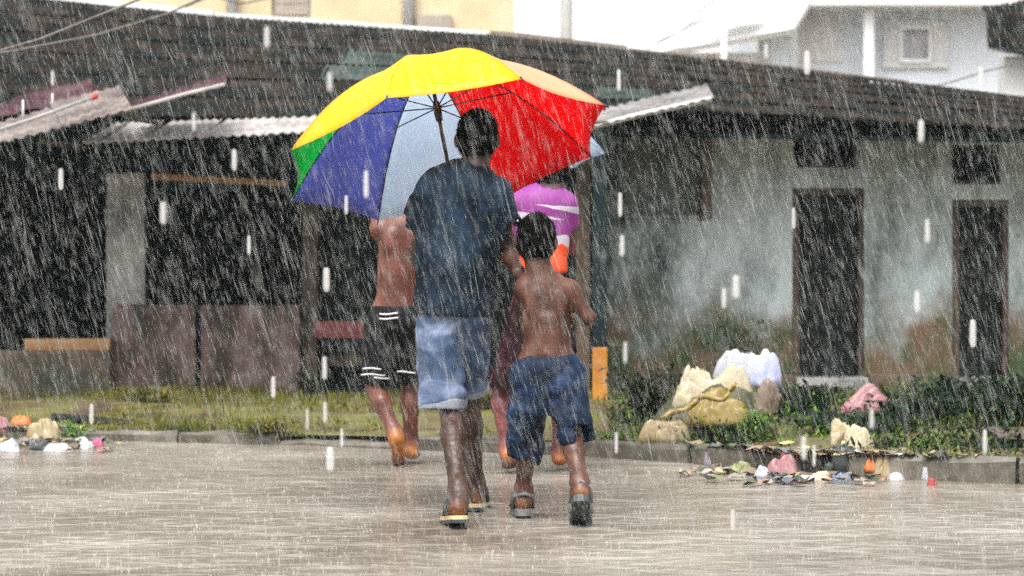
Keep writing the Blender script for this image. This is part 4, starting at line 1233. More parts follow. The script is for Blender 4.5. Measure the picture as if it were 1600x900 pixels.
# ---------------------------------------------------------------- the boy ahead, left
RBX, RBY = (615 - 800) / FPX * 12.9, 12.9
rb_ = tag(empty('person', (RBX, RBY, 0)), 'bare-chested youth in black striped shorts walking ahead at left, head hidden by umbrella', 'person')
def build_rear_boy():
    v = Vol((-.4, -.4, -.02), (.45, .5, 1.74), .0085)
    hc = (.06, .04, 1.475)
    L = add_head(v, hc, .95, (0, 1, -.1), (.055, -.005, 1.31))
    shL, shR = (-.075, .0, 1.265), (.185, .0, 1.26)
    v.cone((.055, 0, 1.34), (.05, 0, 1.26), .05, .08, .05, sq=((0, 1, 0), .7))
    v.cone(shL, shR, .05, .05, .05)
    v.cone((.045, 0, 1.22), (.035, -.005, 1.04), .128, .112, .05, sq=((0, 1, 0), .66))
    v.cone((.035, -.005, 1.04), (.015, -.005, .84), .11, .118, .05, sq=((0, 1, 0), .72))
    for e in (-1, 1): v.ell((e * .06 + .045, -.075, 1.2), (.04, .02, .06), .03)
    elL, wrL = (-.115, .06, 1.50), (.0, .14, 1.64)
    add_arm(v, shL, elL, wrL, .95)
    add_hand(v, wrL, (.9, .1, .1), (0, .2, 1), .9, .35, -1)
    elR, wrR = (.25, .03, 1.03), (.16, .22, 1.04)
    add_arm(v, shR, elR, wrR, .95)
    add_hand(v, wrR, (-.7, .5, .2), (.5, .6, .1), .9, .8, 1)
    ankL, heelL, toeL = (.02, -.17, .17), (.025, -.215, .13), (.03, -.11, .025)
    ankR, heelR, toeR = (.09, .08, .09), (.09, .045, .035), (.1, .24, .025)
    add_leg(v, (-.06, 0, .80), (-.10, -.01, .42), ankL, heelL, toeL, .94)
    add_leg(v, (.075, 0, .80), (.085, .07, .44), ankR, heelR, toeR, .94)
    body, V = v.mesh('body', M['skin_rear'], rb_)
    sole_attr(body, V, [((.026, -.215, .10), .115), ((.09, .03, .04), .085)])
    eyes(rb_, L, .95)
    make_hair(rb_, hc, .97, (0, 1, -.1), .008, (.03,), .004)
    v = Vol((-.3, -.3, .32), (.34, .34, .94), .008)
    v.ell((.012, -.003, .80), (.142, .118, .11), .05)
    lb, rb = np.array((-.092, -.01, .425)), np.array((.09, .055, .44))
    v.cone((-.06, .0, .75), lb, .105, .085, .03, cut='b')
    v.cone((.08, .0, .75), rb, .105, .085, .03, cut='b')
    v.wrinkle(.008, 7.5, (1, 1, 1.3), 63)
    v.cone(lb + (.0, 0, .05), lb + (0, 0, -.06), .07, .073, 0, sub=True)
    v.cone(rb + (.0, 0, .05), rb + (0, .01, -.06), .07, .073, 0, sub=True)
    v.plane((0, 0, .862), (0, -.1, 1))
    sh, V = v.mesh('shorts', M['shorts_black'], rb_, 1)
    # white stripe bands sewn round the left leg and across the seat
    def band(z, x0, x1, dy, th):
        m = (np.abs(V[:, 2] - z) < .02) & (V[:, 1] < .0)
        pts = []
        for x in np.linspace(x0, x1, 9):
            k = m & (np.abs(V[:, 0] - x) < .014)
            if k.any(): pts.append((x, V[k][:, 1].min() - dy, z + .004 * math.sin(x * 40)))
        if len(pts) > 2:
            bm = bmesh.new(); tube(bm, pts, th, 6); bm_obj('stripe', bm, M['stripe_white'], rb_, smooth=True)
    for z, a, b in ((.815, -.07, .03), (.79, -.07, .03), (.52, -.16, -.06), (.488, -.17, -.04), (.472, -.10, -.02), (.50, .02, .12)):
        band(z, a, b, .001, .005)
build_rear_boy()

# ---------------------------------------------------------------- the person in purple, ahead right
GX, GY = (845 - 800) / FPX * 12.4, 12.4
girl = tag(empty('person', (GX, GY, 0)), 'person in purple top with white swooshes and dark maroon skirt walking ahead', 'person')
def build_girl():
    v = Vol((-.42, -.35, -.02), (.42, .5, 1.78), .0085)
    hc = (.06, .03, 1.575)
    L = add_head(v, hc, .96, (.1, 1, -.1), (.05, -.005, 1.42))
    shL, shR = (-.12, .0, 1.385), (.125, .0, 1.385)
    v.cone((.045, 0, 1.44), (.02, 0, 1.36), .05, .08, .05, sq=((0, 1, 0), .7))
    v.cone(shL, shR, .045, .045, .05)
    v.cone((.02, 0, 1.34), (.01, 0, 1.14), .115, .10, .05, sq=((0, 1, 0), .68))
    v.cone((.01, 0, 1.14), (0, 0, .92), .10, .13, .06, sq=((0, 1, 0), .75))
    elR, wrR = (.155, .10, 1.16), (.10, .28, 1.22)
    add_arm(v, shR, elR, wrR, .92)
    add_hand(v, wrR, (-.3, .4, .75), (.7, .5, -.2), .9, 1.1, -1)
    elL, wrL = (-.165, .02, 1.135), (-.235, .19, 1.165)
    add_arm(v, shL, elL, wrL, .92)
    add_hand(v, wrL, (.45, .6, .25), (-.7, .4, .3), .9, 1.15, -1)
    ankL, heelL, toeL = (-.175, -.04, .12), (-.17, -.085, .07), (-.165, .05, .025)
    ankR, heelR, toeR = (.10, .15, .09), (.10, .115, .035), (.11, .3, .025)
    add_leg(v, (-.08, 0, .86), (-.215, .03, .46), ankL, heelL, toeL, .95)
    add_leg(v, (.08, 0, .86), (.10, .10, .47), ankR, heelR, toeR, .95)
    body, V = v.mesh('body', M['skin_girl'], girl)
    sole_attr(body, V, [((-.17, -.1, .06), .1), ((.10, .1, .04), .08)])
    eyes(girl, L, .96)
    make_hair(girl, hc, .99, (.1, 1, -.1), .008, (.03,), .007, back=.02)
    v = Vol((-.34, -.28, .98), (.38, .32, 1.52), .008)
    v.cone((-.095, 0, 1.40), (.10, 0, 1.40), .065, .065, .05)
    v.cone((.008, 0, 1.36), (.006, 0, 1.06), .148, .135, .05, sq=((0, 1, 0), .74))
    v.cone(shL, (-.132, .05, 1.27), .066, .07, .03, cut='b')
    v.cone(shR, (.138, .05, 1.27), .066, .07, .03, cut='b')
    v.wrinkle(.007, 7, (1.2, 1, .8), 73)
    v.cone((-.131, .045, 1.29), (-.136, .08, 1.2), .054, .058, 0, sub=True)
    v.cone((.137, .045, 1.29), (.144, .08, 1.2), .054, .058, 0, sub=True)
    v.cone((.045, 0, 1.44), (.05, 0, 1.53), .06, .07, 0, sub=True)
    v.plane((0, 0, 1.03), (0, 0, -1))
    v.mesh('shirt', M['shirt_purple'], girl, 1)
    v = Vol((-.42, -.36, .38), (.42, .4, 1.1), .008)
    v.cone((0, 0, 1.06), (-.02, .01, .42), .115, .265, .03, sq=((0, 1, 0), .72))
    v.wrinkle(.016, 7.5, (1.6, 1.6, .25), 83)
    v.plane((0, 0, .455), (.05, .05, -1)); v.plane((0, 0, 1.07), (0, 0, 1))
    v.cone((-.015, .01, .55), (-.02, .01, .36), .215, .24, 0, sq=((0, 1, 0), .7), sub=True)
    v.mesh('skirt', M['skirt'], girl, 1)
build_girl()

# ---------------------------------------------------------------- umbrellas
def umbrella(root, C0, n, u, v, Rr, depth, cols, roll, shaft_len, grip=True, sag=.045):
    C0, n, u, v = (np.array(x, float) for x in (C0, n, u, v))
    org = np.array(root.location)
    C0 = C0 - org
    th = lambda k: roll + k * math.pi / 4
    def rib_pt(k, r):
        a = th(k); d = math.cos(a) * u + math.sin(a) * v
        return C0 + d * Rr * math.sin(r * math.pi / 2 * .96) / math.sin(math.pi / 2 * .96) * (0.35 * r + .65) / 1.0 + n * depth * (1 - r ** 2.0)
    prof = []
    def rp(k, r):
        a = th(k); d = math.cos(a) * u + math.sin(a) * v
        rr = r ** .92
        return C0 + d * Rr * rr + n * depth * (1 - r ** 1.9)
    nu_, nr = 10, 14
    for k in range(8):
        vs, fs = [], []
        for j in range(nr + 1):
            r = .03 + .97 * j / nr
            A, B = rp(k, r), rp(k + 1, r)
            for i in range(nu_ + 1):
                t = i / nu_
                p = A * (1 - t) + B * t
                s = 4 * t * (1 - t)
                p = p - n * sag * .5 * s * r * (1 - r) * 2 + (C0 + n * depth * (1 - r ** 1.9) - p) * (.045 * s * r ** 4)
                p = p + n * .004 * r ** 2 * s * math.sin(7 * math.pi * t + k) * (1.2 - r)
                vs.append(p)
        W = nu_ + 1
        for j in range(nr):
            for i in range(nu_): fs.append((j * W + i, j * W + i + 1, (j + 1) * W + i + 1, (j + 1) * W + i))
        o = mesh_from('canopy_panel', vs, fs, M[cols[k]], root, smooth=True)
        md = o.modifiers.new('thickness', 'SOLIDIFY'); md.thickness = .0012; md.offset = 0
    top = C0 + n * depth
    tube_obj('ferrule', [top - n * .004, top + n * .03, top + n * .07], [.012, .009, .006], M['u_metal'], root, 10)
    run = top - n * .21
    for k in range(8):
        tube_obj('rib', [rp(k, r) - n * .004 for r in np.linspace(.02, 1, 12)], .0032, M['u_metal'], root, 5)
        tube_obj('stretcher', [run, rp(k, .5) - n * .006], .0032, M['u_metal'], root, 5)
        tube_obj('rib_tip', [rp(k, .985), rp(k, 1.0) + (rp(k, 1.0) - rp(k, .97)) * .6], [.0045, .003], M['u_metal'], root, 6)
    tube_obj('shaft', [top - n * .005, top - n * shaft_len], .0085, M['u_metal'], root, 10)
    tube_obj('runner', [run + n * .03, run - n * .005, run - n * .06], [.014, .019, .015], M['u_metal'], root, 12)
    if grip:
        e = top - n * shaft_len
        tube_obj('handle', [e + n * .02, e - n * .1, e - n * .14], [.013, .015, .011], M['u_grip'], root, 12)
    return top

nrm = Vn((-.18683302, .32741047, .92622665))
uu = Vn(np.cross([0, 1, 0], nrm)); vv = np.cross(nrm, uu)
um = tag(empty('umbrella', (-.2, 10.35, 1.1)), 'large rainbow umbrella with yellow, red, white, blue and green panels held by the man', 'umbrella')
UC = np.array((-.287, 10.43, 1.5475))
# the corner seen at far left is corner 0; corners run clockwise as seen from above
def umb_roll():
    best = None
    target = [(453, 232), (628, 156), (810, 126), (935, 164), (910, 256), (802, 300), (590, 348), (458, 314)]
    for sg in (-1,):
        for r0 in np.linspace(0, 2 * math.pi, 720):
            e = 0
            for k, (x, y) in enumerate(target):
                a = r0 + k * math.pi / 4
                w = UC + .715 * (math.cos(a) * uu + math.sin(a) * vv)
                e += (800 + FPX * w[0] / w[1] - x) ** 2 + (430 - FPX * (w[2] - CAM_H) / w[1] - y) ** 2
            if best is None or e < best[0]: best = (e, r0)
    return best[1]
ROLL = umb_roll()
umbrella(um, UC, nrm, uu, vv, .735, .43, ['u_yellow', 'u_yellow', 'u_peach', 'u_red', 'u_red', 'u_white', 'u_blue', 'u_green'], ROLL, .86)

um2 = tag(empty('umbrella', (.22, 12.7, 1.2)), 'light blue umbrella mostly hidden behind the red panels, one corner showing', 'umbrella')
n2 = Vn((.10, .22, .95)); u2 = Vn(np.cross([0, 1, 0], n2)); v2 = np.cross(n2, u2)
umbrella(um2, (.0, 12.75, 1.72), n2, u2, v2, .50, .26, ['u_white'] * 8, .0, .76)


# ------------------------------------------------------------------ plants
def ground_at(px, py):
    """where the sight line through this pixel meets the road or the verge"""
    Y = 8.0
    while Y < 22:
        p = P(px, py, Y)
        z = 0.0 if Y < kerb_y(p.x) else verge_z(p.x, Y)
        if p.z <= z: return Vector((p.x, Y, z))
        Y += .03
    return P(px, py, 18.8)

def leafy(name, label, loc, w, d, h, n, m_, ll=.05, cat='bush', group=None, stems=6, seed=0):
    rnd = random.Random(seed)
    root = tag(empty(name, loc), label, cat, group)
    bm = bmesh.new()
    tips = []
    for i in range(stems):
        a = rnd.uniform(0, 6.28); r = rnd.uniform(.2, .8)
        t = Vector((math.cos(a) * r * w / 2, math.sin(a) * r * d / 2, h * rnd.uniform(.55, .95)))
        tube(bm, [(t.x * .2, t.y * .2, -.03), (t.x * .6, t.y * .6, t.z * .55), t], [.007, .005, .002], 5)
        tips.append(t)
    bm_obj('stems', bm, M['stem'], root)
    vs, fs = [], []
    for i in range(n):
        t = rnd.choice(tips); k = rnd.uniform(.15, 1.1)
        c = Vector((t.x * k + rnd.gauss(0, w * .11), t.y * k + rnd.gauss(0, d * .11), max(.01, t.z * k + rnd.gauss(0, h * .1))))
        a = rnd.uniform(0, 6.28); el = rnd.uniform(-.4, .9)
        dr = Vector((math.cos(a) * math.cos(el), math.sin(a) * math.cos(el), math.sin(el)))
        sd = dr.cross(Vector((rnd.uniform(-.4, .4), rnd.uniform(-.4, .4), 1))).normalized()
        l = ll * rnd.uniform(.6, 1.4); wd = l * rnd.uniform(.28, .45)
        up = sd.cross(dr)
        b = len(vs)
        vs += [c, c + dr * l * .5 + sd * wd * .5 + up * l * .06, c + dr * l - up * l * .12, c + dr * l * .5 - sd * wd * .5 + up * l * .06, c + dr * l * .55]
        fs += [(b, b + 1, b + 4), (b + 1, b + 2, b + 4), (b + 2, b + 3, b + 4), (b + 3, b, b + 4)]
    mesh_from('foliage', vs, fs, m_, root)
    return root

G1 = 'dark bushes along the foot of the plastered house'
for i, (px, py, w, h, lab) in enumerate([
    (1250, 648, .5, .16, 'dark leafy bush in front of the first doorway'),
    (1345, 676, .8, .08, 'low dark bush behind the beige sack'),
    (1432, 668, .6, .17, 'dark bush between the two doorways'),
    (1500, 654, .75, .26, 'dark bush at the left of the second doorway'),
    (1562, 664, .7, .2, 'dark bush in front of the second doorway'),
    (1640, 668, .9, .28, 'dark bush cut by the right edge of the picture')]):
    leafy('bush', lab, ground_at(px, py), w, .7, h, 1100, M['leaf_dark'], .075, 'bush', G1, 16, 300 + i)
leafy('bush', 'dark green bush beside the orange post foot', ground_at(1012, 662), .5, .4, .36, 900, M['leaf_dark'], .055, 'bush', None, 10, 320)
leafy('bush', 'small dark weed clump against the wall behind the white bag', ground_at(1165, 612), .6, .3, .5, 600, M['leaf_dark'], .05, 'bush', None, 10, 321)
leafy('weed_clump', 'bright green weeds at the kerb below the cream sack', ground_at(1168, 692), .30, .2, .17, 900, M['leaf_bright'], .035, 'weeds', None, 10, 322)
leafy('weed_clump', 'dark green weeds below the cream sack at the kerb', ground_at(1130, 696), .42, .15, .11, 700, M['leaf_dark'], .04, 'weeds', None, 10, 323)
leafy('weed_clump', 'bright yellow green weeds in the litter at far left', ground_at(116, 690), .17, .15, .11, 500, M['leaf_bright'], .03, 'weeds', None, 8, 324)
leafy('weed_clump', 'yellowish weeds growing over the broken kerb left of the youth', ground_at(412, 690), .42, .2, .10, 700, M['leaf_olive'], .035, 'weeds', None, 10, 325)
leafy('weed_clump', 'olive weeds at the foot of the brown panels', ground_at(240, 630), .7, .3, .12, 700, M['leaf_olive'], .04, 'weeds', None, 12, 326)
leafy('weed_clump', 'green weeds by the middle bay behind the youth', ground_at(480, 625), .5, .3, .22, 600, M['leaf_dark'], .04, 'weeds', None, 12, 327)
leafy('weed_clump', 'yellow green tuft seen between the man and the blue shorts', ground_at(752, 640), .5, .25, .18, 700, M['leaf_olive'], .04, 'weeds', None, 12, 328)
leafy('weed_clump', 'small bright green sprig left of the second doorway', ground_at(1455, 640), .16, .12, .2, 250, M['leaf_bright'], .035, 'weeds', None, 5, 329)
leafy('weed_clump', 'green weeds at the kerb right of the blue shorts', ground_at(962, 714), .4, .12, .06, 500, M['leaf_bright'], .025, 'weeds', None, 9, 330)

def grass():
    r = np.random.default_rng(5); n = 26000
    x = r.uniform(-4.6, 5.2, n); k = np.interp(x, KX, KY) + .1
    u = r.random(n); u = np.where(r.random(n) < .7, u, u ** 6)
    y = k + (19 - k) * u - .06
    m_ = vnoise(np.stack([x * 1.1, y * 1.1, x * 0 + 2.0], -1), 77)
    ok = r.random(n) < .45 + .9 * m_
    x, y, m_ = x[ok], y[ok], m_[ok]; n = len(x)
    z = verge_z_arr(x, y); h = r.uniform(.02, .075, n) * (1 + .7 * m_); a = r.uniform(0, 6.28, n); ln = r.uniform(.1, .8, n) * h; w = r.uniform(.003, .006, n)
    A = np.stack([x - np.sin(a) * w, y + np.cos(a) * w, z - .01], -1); B = np.stack([x + np.sin(a) * w, y - np.cos(a) * w, z - .01], -1); Cc = np.stack([x + np.cos(a) * ln, y + np.sin(a) * ln, z + h], -1)
    V = np.stack([A, B, Cc], 1).reshape(-1, 3)
    tag(mesh_from('grass', V, np.arange(n * 3).reshape(-1, 3), M['grass']), 'sparse olive grass and moss growing over the verge', 'grass', kind='stuff')
grass()

def cover(name, label, m_, n, region, hmax, ll, seed):
    """low creeping leaves over a stretch of the verge, thick in patches"""
    r = np.random.default_rng(seed)
    px0, px1, py0, py1 = region
    px, py = r.uniform(px0, px1, n), r.uniform(py0, py1, n)
    y = (CAM_H - .12) * FPX / (py - 430); x = (px - 800) / FPX * y
    d = vnoise(np.stack([x * 2.0, y * 1.6, x * 0 + seed], -1), seed)
    ok = (y > np.interp(x, KX, KY) + .1) & (y < 19) & (d + r.uniform(-.35, .35, n) > -.12)
    x, y, d = x[ok], y[ok], d[ok]; n = len(x)
    c = np.stack([x, y, verge_z_arr(x, y) + r.random(n) ** 2 * hmax * (1 + d)], -1)
    a = r.uniform(0, 6.28, n); el = r.uniform(-.2, 1.1, n)
    dr = np.stack([np.cos(a) * np.cos(el), np.sin(a) * np.cos(el), np.sin(el)], -1)
    sd = np.cross(dr, np.array([.1, .2, 1.0])); sd /= np.linalg.norm(sd, axis=1)[:, None]
    l = (ll * r.uniform(.5, 1.4, n))[:, None]
    vs = np.stack([c, c + dr * l * .5 + sd * l * .2, c + dr * l, c + dr * l * .5 - sd * l * .2], 1).reshape(-1, 3)
    b = np.arange(n)[:, None] * 4
    fs = np.concatenate([b + np.array([0, 1, 2]), b + np.array([0, 2, 3])])
    tag(mesh_from(name, vs, fs, m_), label, 'weeds', kind='stuff')
cover('ground_cover', 'dark green creeping weeds over the right verge', M['leaf_dark'], 15000, (950, 1640, 615, 715), .09, .045, 3)
cover('ground_cover', 'olive moss and weeds over the left verge', M['leaf_olive'], 9000, (140, 600, 608, 668), .035, .035, 8)
cover('ground_cover', 'sprinkling of bright green weeds among the dark ones', M['leaf_bright'], 5200, (950, 1640, 620, 715), .08, .035, 14)

# ------------------------------------------------------------------ litter
def crumple(name, label, cat, px0, py0, px1, py1, m_, seed, deep=.8, fold=.30, freq=2.2, group=None, Yfix=None):
    """a crumpled bag, sack or rag that fills this pixel box where it lies on the ground"""
    g = ground_at((px0 + px1) / 2, py1) if Yfix is None else P((px0 + px1) / 2, py1, Yfix)
    s = FPX / g.y; w = (px1 - px0) / s; h = (py1 - py0) / s; d = max(.05, w * deep)
    bm = bmesh.new(); bmesh.ops.create_icosphere(bm, subdivisions=4, radius=1.0)
    V = np.array([v.co[:] for v in bm.verts], np.float32)
    q = V * freq + seed * 3.7
    wv = np.stack([vnoise(q * .7, seed), vnoise(q * .7 + 5, seed + 1), vnoise(q * .7 + 9, seed + 2)], -1)
    r = 1 + fold * (1 - 2.2 * np.abs(vnoise(q + wv, seed + 3))) + fold * .5 * (1 - 2 * np.abs(vnoise(q * 2.1 + wv, seed + 4))) + fold * .2 * vnoise(q * 5, seed + 6)
    rs = np.random.default_rng(seed); npl = 22
    nn = rs.normal(size=(npl, 3)); nn /= np.linalg.norm(nn, axis=1)[:, None]; dd = rs.uniform(.55, 1.15, npl)
    dots = V @ nn.T.astype(np.float32)
    poly = np.min(np.where(dots > .12, dd[None, :] / np.maximum(dots, .12), 9.0), axis=1); poly = np.minimum(poly, 1.6)
    r = poly * (1 + .45 * (r - 1))
    V = V * r[:, None]
    V[:, 2] = np.where(V[:, 2] < -.35, -.35 + (V[:, 2] + .35) * .15, V[:, 2])
    V -= (V.max(0) + V.min(0)) / 2; V /= (V.max(0) - V.min(0))
    V = V * np.array([w, d, h]); V[:, 2] += h / 2
    for v, c in zip(bm.verts, V): v.co = c
    o = bm_obj(name, bm, m_, None, smooth=True)
    o.location = (g.x, g.y + d / 2, g.z - .008)
    return tag(o, label, cat, group)

def drape(name, label, cat, px0, py0, px1, py1, Y, m_, seed, deep=.7, ang=.6, group=None, nf=3.4):
    """a limp sheet or sack thrown over the heap: thin cloth with long folds and a ragged edge"""
    s = FPX / Y; w = (px1 - px0) / s; h = (py1 - py0) / s; d = w * deep
    b = P((px0 + px1) / 2, py1, Y)
    rr, na = 26, 72
    pts = []
    for i in range(rr + 1):
        for k in range(na): pts.append((i / rr, 2 * math.pi * k / na))
    pts = np.array(pts, np.float32); rho, th_ = pts[:, 0], pts[:, 1]
    cs, sn = np.cos(th_), np.sin(th_)
    edge = 1 + .22 * vnoise(np.stack([cs * 1.6, sn * 1.6, cs * 0 + seed], -1), seed) + .1 * vnoise(np.stack([cs * 5, sn * 5, cs * 0 + seed], -1), seed + 1)
    x = cs * rho * edge; y = sn * rho * edge
    ca, sa = math.cos(ang), math.sin(ang)
    u = x * ca + y * sa; v_ = -x * sa + y * ca
    q = np.stack([u * 1.1, v_ * nf, u * 0 + seed * 1.7], -1); q2 = np.stack([u * 2.6, v_ * 2.2, u * 0 + seed * .7], -1)
    fold = 1 - 2 * np.abs(vnoise(q + .6 * vnoise(q2, seed + 9)[:, None], seed + 2))
    prof = np.clip(1 - rho ** 4, 0, 1) ** .6
    q3 = np.stack([u * 1.3, v_ * 1.1, u * 0 + seed * .9], -1)
    z = prof * (.58 + .34 * vnoise(q3, seed + 3) + .12 * vnoise(q2, seed + 4) + .2 * np.sign(fold) * np.abs(fold) ** .8) + .10 * fold * rho * (1 - rho) * 2
    z = np.maximum(z, 0); z = z / z.max()
    V = np.stack([x / (x.max() - x.min()) * w, y / (y.max() - y.min()) * d, z * h], -1)
    fs = [(i * na + k, i * na + (k + 1) % na, (i + 1) * na + (k + 1) % na, (i + 1) * na + k) for i in range(rr) for k in range(na)]
    o = mesh_from(name, V, fs, m_, None, smooth=True)
    o.location = (b.x, Y + d * .35, b.z)
    md = o.modifiers.new('thickness', 'SOLIDIFY'); md.thickness = .004
    return tag(o, label, cat, group)

def ropecloth(name, label, cat, pts, r, m_, seed):
    """a twisted rag lying along a line of pixels on the ground heap"""
    rnd = random.Random(seed)
    P3 = []
    for px, py in pts:
        g = P(px, py, 13.12); P3.append(g)
    Q, rad = [], []
    for i in range(len(P3) - 1):
        for k in range(5):
            t = k / 5; Q.append(P3[i].lerp(P3[i + 1], t) + Vector((0, rnd.uniform(-.02, .02), rnd.uniform(-.006, .006)))); rad.append(r * rnd.uniform(.7, 1.25))
    Q.append(P3[-1]); rad.append(r * .5); rad[0] = r * .5
    bm = bmesh.new(); tube(bm, Q, rad, 10)
    return tag(bm_obj(name, bm, m_, None, smooth=True), label, cat)

# the heap of sacks by the wall
drape('rubbish_mound', 'low dark green mound of rags and earth under the sacks', 'mound', 1020, 600, 1232, 692, 13.35, M['mound'], 50, .5)
crumple('brown_sack', 'brown sack under the white plastic bag', 'sack', 1180, 588, 1224, 648, M['pl_brown'], 51, .7, .25, Yfix=13.25)
drape('cream_sack', 'cream sack sprawled on the heap left of the white bag', 'sack', 1048, 570, 1182, 646, 13.45, M['pl_cream'], 52, .4, -.5)
drape('tan_cloth', 'tan cloth spread lowest at the left foot of the heap', 'cloth', 1000, 656, 1082, 692, 13.2, M['pl_tan'], 63, .4, .3)
drape('yellow_cloth', 'dull yellow cloth hanging down the front of the heap', 'cloth', 1070, 606, 1178, 668, 13.3, M['pl_yellow'], 62, .35, .9)
drape('white_bag', 'white plastic bag on top of the heap', 'bag', 1118, 546, 1222, 604, 13.6, M['pl_white'], 53, .45, .3)
drape('blue_bag', 'pale blue plastic bag beside the white bag on the heap', 'bag', 1170, 552, 1222, 604, 13.5, M['pl_blue'], 54, .5, 1.2)
ropecloth('yellow_rag', 'twisted yellow rag hanging below the cream sack', 'rag', [(1030, 652), (1078, 636), (1096, 618), (1130, 626), (1150, 598)], .017, M['pl_yellow'], 4)
drape('pink_sheet', 'torn pink plastic sheet lying among the dark bushes', 'plastic sheet', 1308, 600, 1412, 654, 14.2, M['pl_pink'], 55, .5, .2)
crumple('tan_sack', 'round tan sack at the kerb behind the beige sack', 'sack', 1298, 652, 1334, 702, M['pl_tan'], 56, .8, .2)
drape('beige_sack', 'beige sack at the kerb below the pink sheet', 'sack', 1316, 664, 1370, 706, 12.35, M['pl_cream'], 57, .6, .5)
for i, (nm, lab, cat, a, b, c, d, m_) in enumerate([
    ('grey_bag', 'greyish lilac plastic bag lying against the kerb face', 'bag', 1099, 698, 1134, 727, 'pl_lilac'),
    ('lime_wrapper', 'pale lime wrapper on the wet road by the kerb', 'wrapper', 1138, 722, 1178, 741, 'pl_lime'),
    ('red_rag', 'small red rag on top of the kerb litter', 'rag', 1220, 700, 1246, 716, 'pl_red'),
    ('pinkish_bag', 'dull pinkish bag below the red rag', 'bag', 1200, 712, 1250, 746, 'pl_pink'),
    ('white_wrapper', 'crumpled white wrapper left of the pinkish bag', 'wrapper', 1180, 728, 1202, 746, 'pl_white'),
    ('black_bag', 'black plastic bag against the kerb below the beige sack', 'bag', 1284, 694, 1356, 740, 'pl_black'),
    ('green_wrapper', 'bright green plastic wrapper on the black bag', 'wrapper', 1302, 718, 1338, 741, 'pl_green'),
    ('pale_packet', 'pale crumpled packet in front of the black bag', 'packet', 1266, 737, 1300, 752, 'pl_cream'),
    ('blue_wrapper', 'small blue wrapper on the road beside the pale packet', 'wrapper', 1302, 740, 1332, 752, 'pl_skyblue'),
    ('orange_packet', 'orange packet in the litter right of the green wrapper', 'packet', 1350, 714, 1374, 736, 'pl_orange'),
    ('beige_lump', 'beige bag right of the orange packet', 'bag', 1366, 712, 1404, 750, 'pl_tan'),
    ('white_scrap', 'white scrap lying on the road right of the beige bag', 'scrap', 1388, 738, 1416, 752, 'pl_white'),
    ('red_scrap', 'tiny red scrap on the road near the right kerb', 'scrap', 1450, 748, 1464, 760, 'pl_red'),
    ('pale_bottle_bag', 'pale upright bag right of the white scrap', 'bag', 1440, 726, 1456, 752, 'pl_white'),
    ('peach_bag', 'peach coloured bag at the far left edge', 'bag', -14, 650, 18, 676, 'pl_pink'),
    ('orange_bag', 'orange plastic bag in the far left litter', 'bag', 14, 650, 48, 666, 'pl_orange'),
    ('brown_bag', 'dull brown bag behind the bright weeds at far left', 'bag', 40, 654, 96, 690, 'pl_tan'),
    ('dark_bag', 'dark crumpled bag in the far left litter', 'bag', 46, 684, 78, 704, 'pl_black'),
    ('pale_bag', 'pale bag lying on the dark bag at far left', 'bag', 44, 672, 80, 690, 'pl_cream'),
    ('white_bag', 'white bag lying on the road at the far left edge', 'bag', -4, 686, 32, 708, 'pl_white'),
    ('white_scrap', 'long white scrap on the road in the left litter', 'scrap', 66, 694, 112, 706, 'pl_white'),
    ('white_scrap', 'short white scrap beside the hot pink one', 'scrap', 120, 690, 146, 702, 'pl_white'),
    ('pink_scrap', 'hot pink scrap at the right end of the left litter', 'scrap', 142, 685, 160, 698, 'pl_hotpink')]):
    gl = ground_at((a + c) / 2, d)
    drape(nm, lab, cat, a, b, c, d + 1, gl.y, M[m_], 400 + i * 7, .7, (i * 1.3) % 3.1, 'litter along the kerb', 3.2)

def scraps():
    """countless small wet scraps of paper, plastic and leaves strewn round the litter"""
    r = np.random.default_rng(44); vs, fs, cv = [], [], []
    pal = np.array([(.30, .27, .22), (.16, .12, .08), (.05, .06, .04), (.45, .44, .42), (.22, .17, .10), (.10, .14, .05), (.35, .20, .16), (.12, .13, .16), (.40, .30, .12)])
    for i in range(520):
        if r.random() < .68: px, py = r.normal(1270, 85), r.normal(736, 12)
        else: px, py = r.normal(70, 48), r.normal(688, 9)
        g = ground_at(px, min(max(py, 660), 762))
        s_ = r.uniform(.015, .05); c = pal[r.integers(len(pal))] * r.uniform(.6, 1.1)
        b = len(vs); a = r.uniform(0, 6.28)
        for q, (u, v_) in enumerate(((-1, -1), (0, -.8), (1, -1), (-.9, .1), (.1, .2), (1, 0), (-1, 1), (0, .9), (.8, 1))):
            vs.append((g.x + s_ * (u * math.cos(a) - v_ * math.sin(a)) * r.uniform(.6, 1.1), g.y + .02 + s_ * (u * math.sin(a) + v_ * math.cos(a)), g.z + .004 + s_ * r.uniform(0, .75))); cv.append(c)
        for q in (0, 1, 3, 4): fs.append((b + q, b + q + 1, b + q + 4, b + q + 3))
    o = mesh_from('litter_scraps', vs, fs, M['scraps'])
    at = o.data.color_attributes.new('tint', 'FLOAT_COLOR', 'POINT')
    at.data.foreach_set('color', np.concatenate([np.array(cv), np.ones((len(cv), 1))], 1).astype(np.float32).ravel())
    tag(o, 'small wet scraps of litter strewn along the kerb', 'litter', kind='stuff')
scraps()

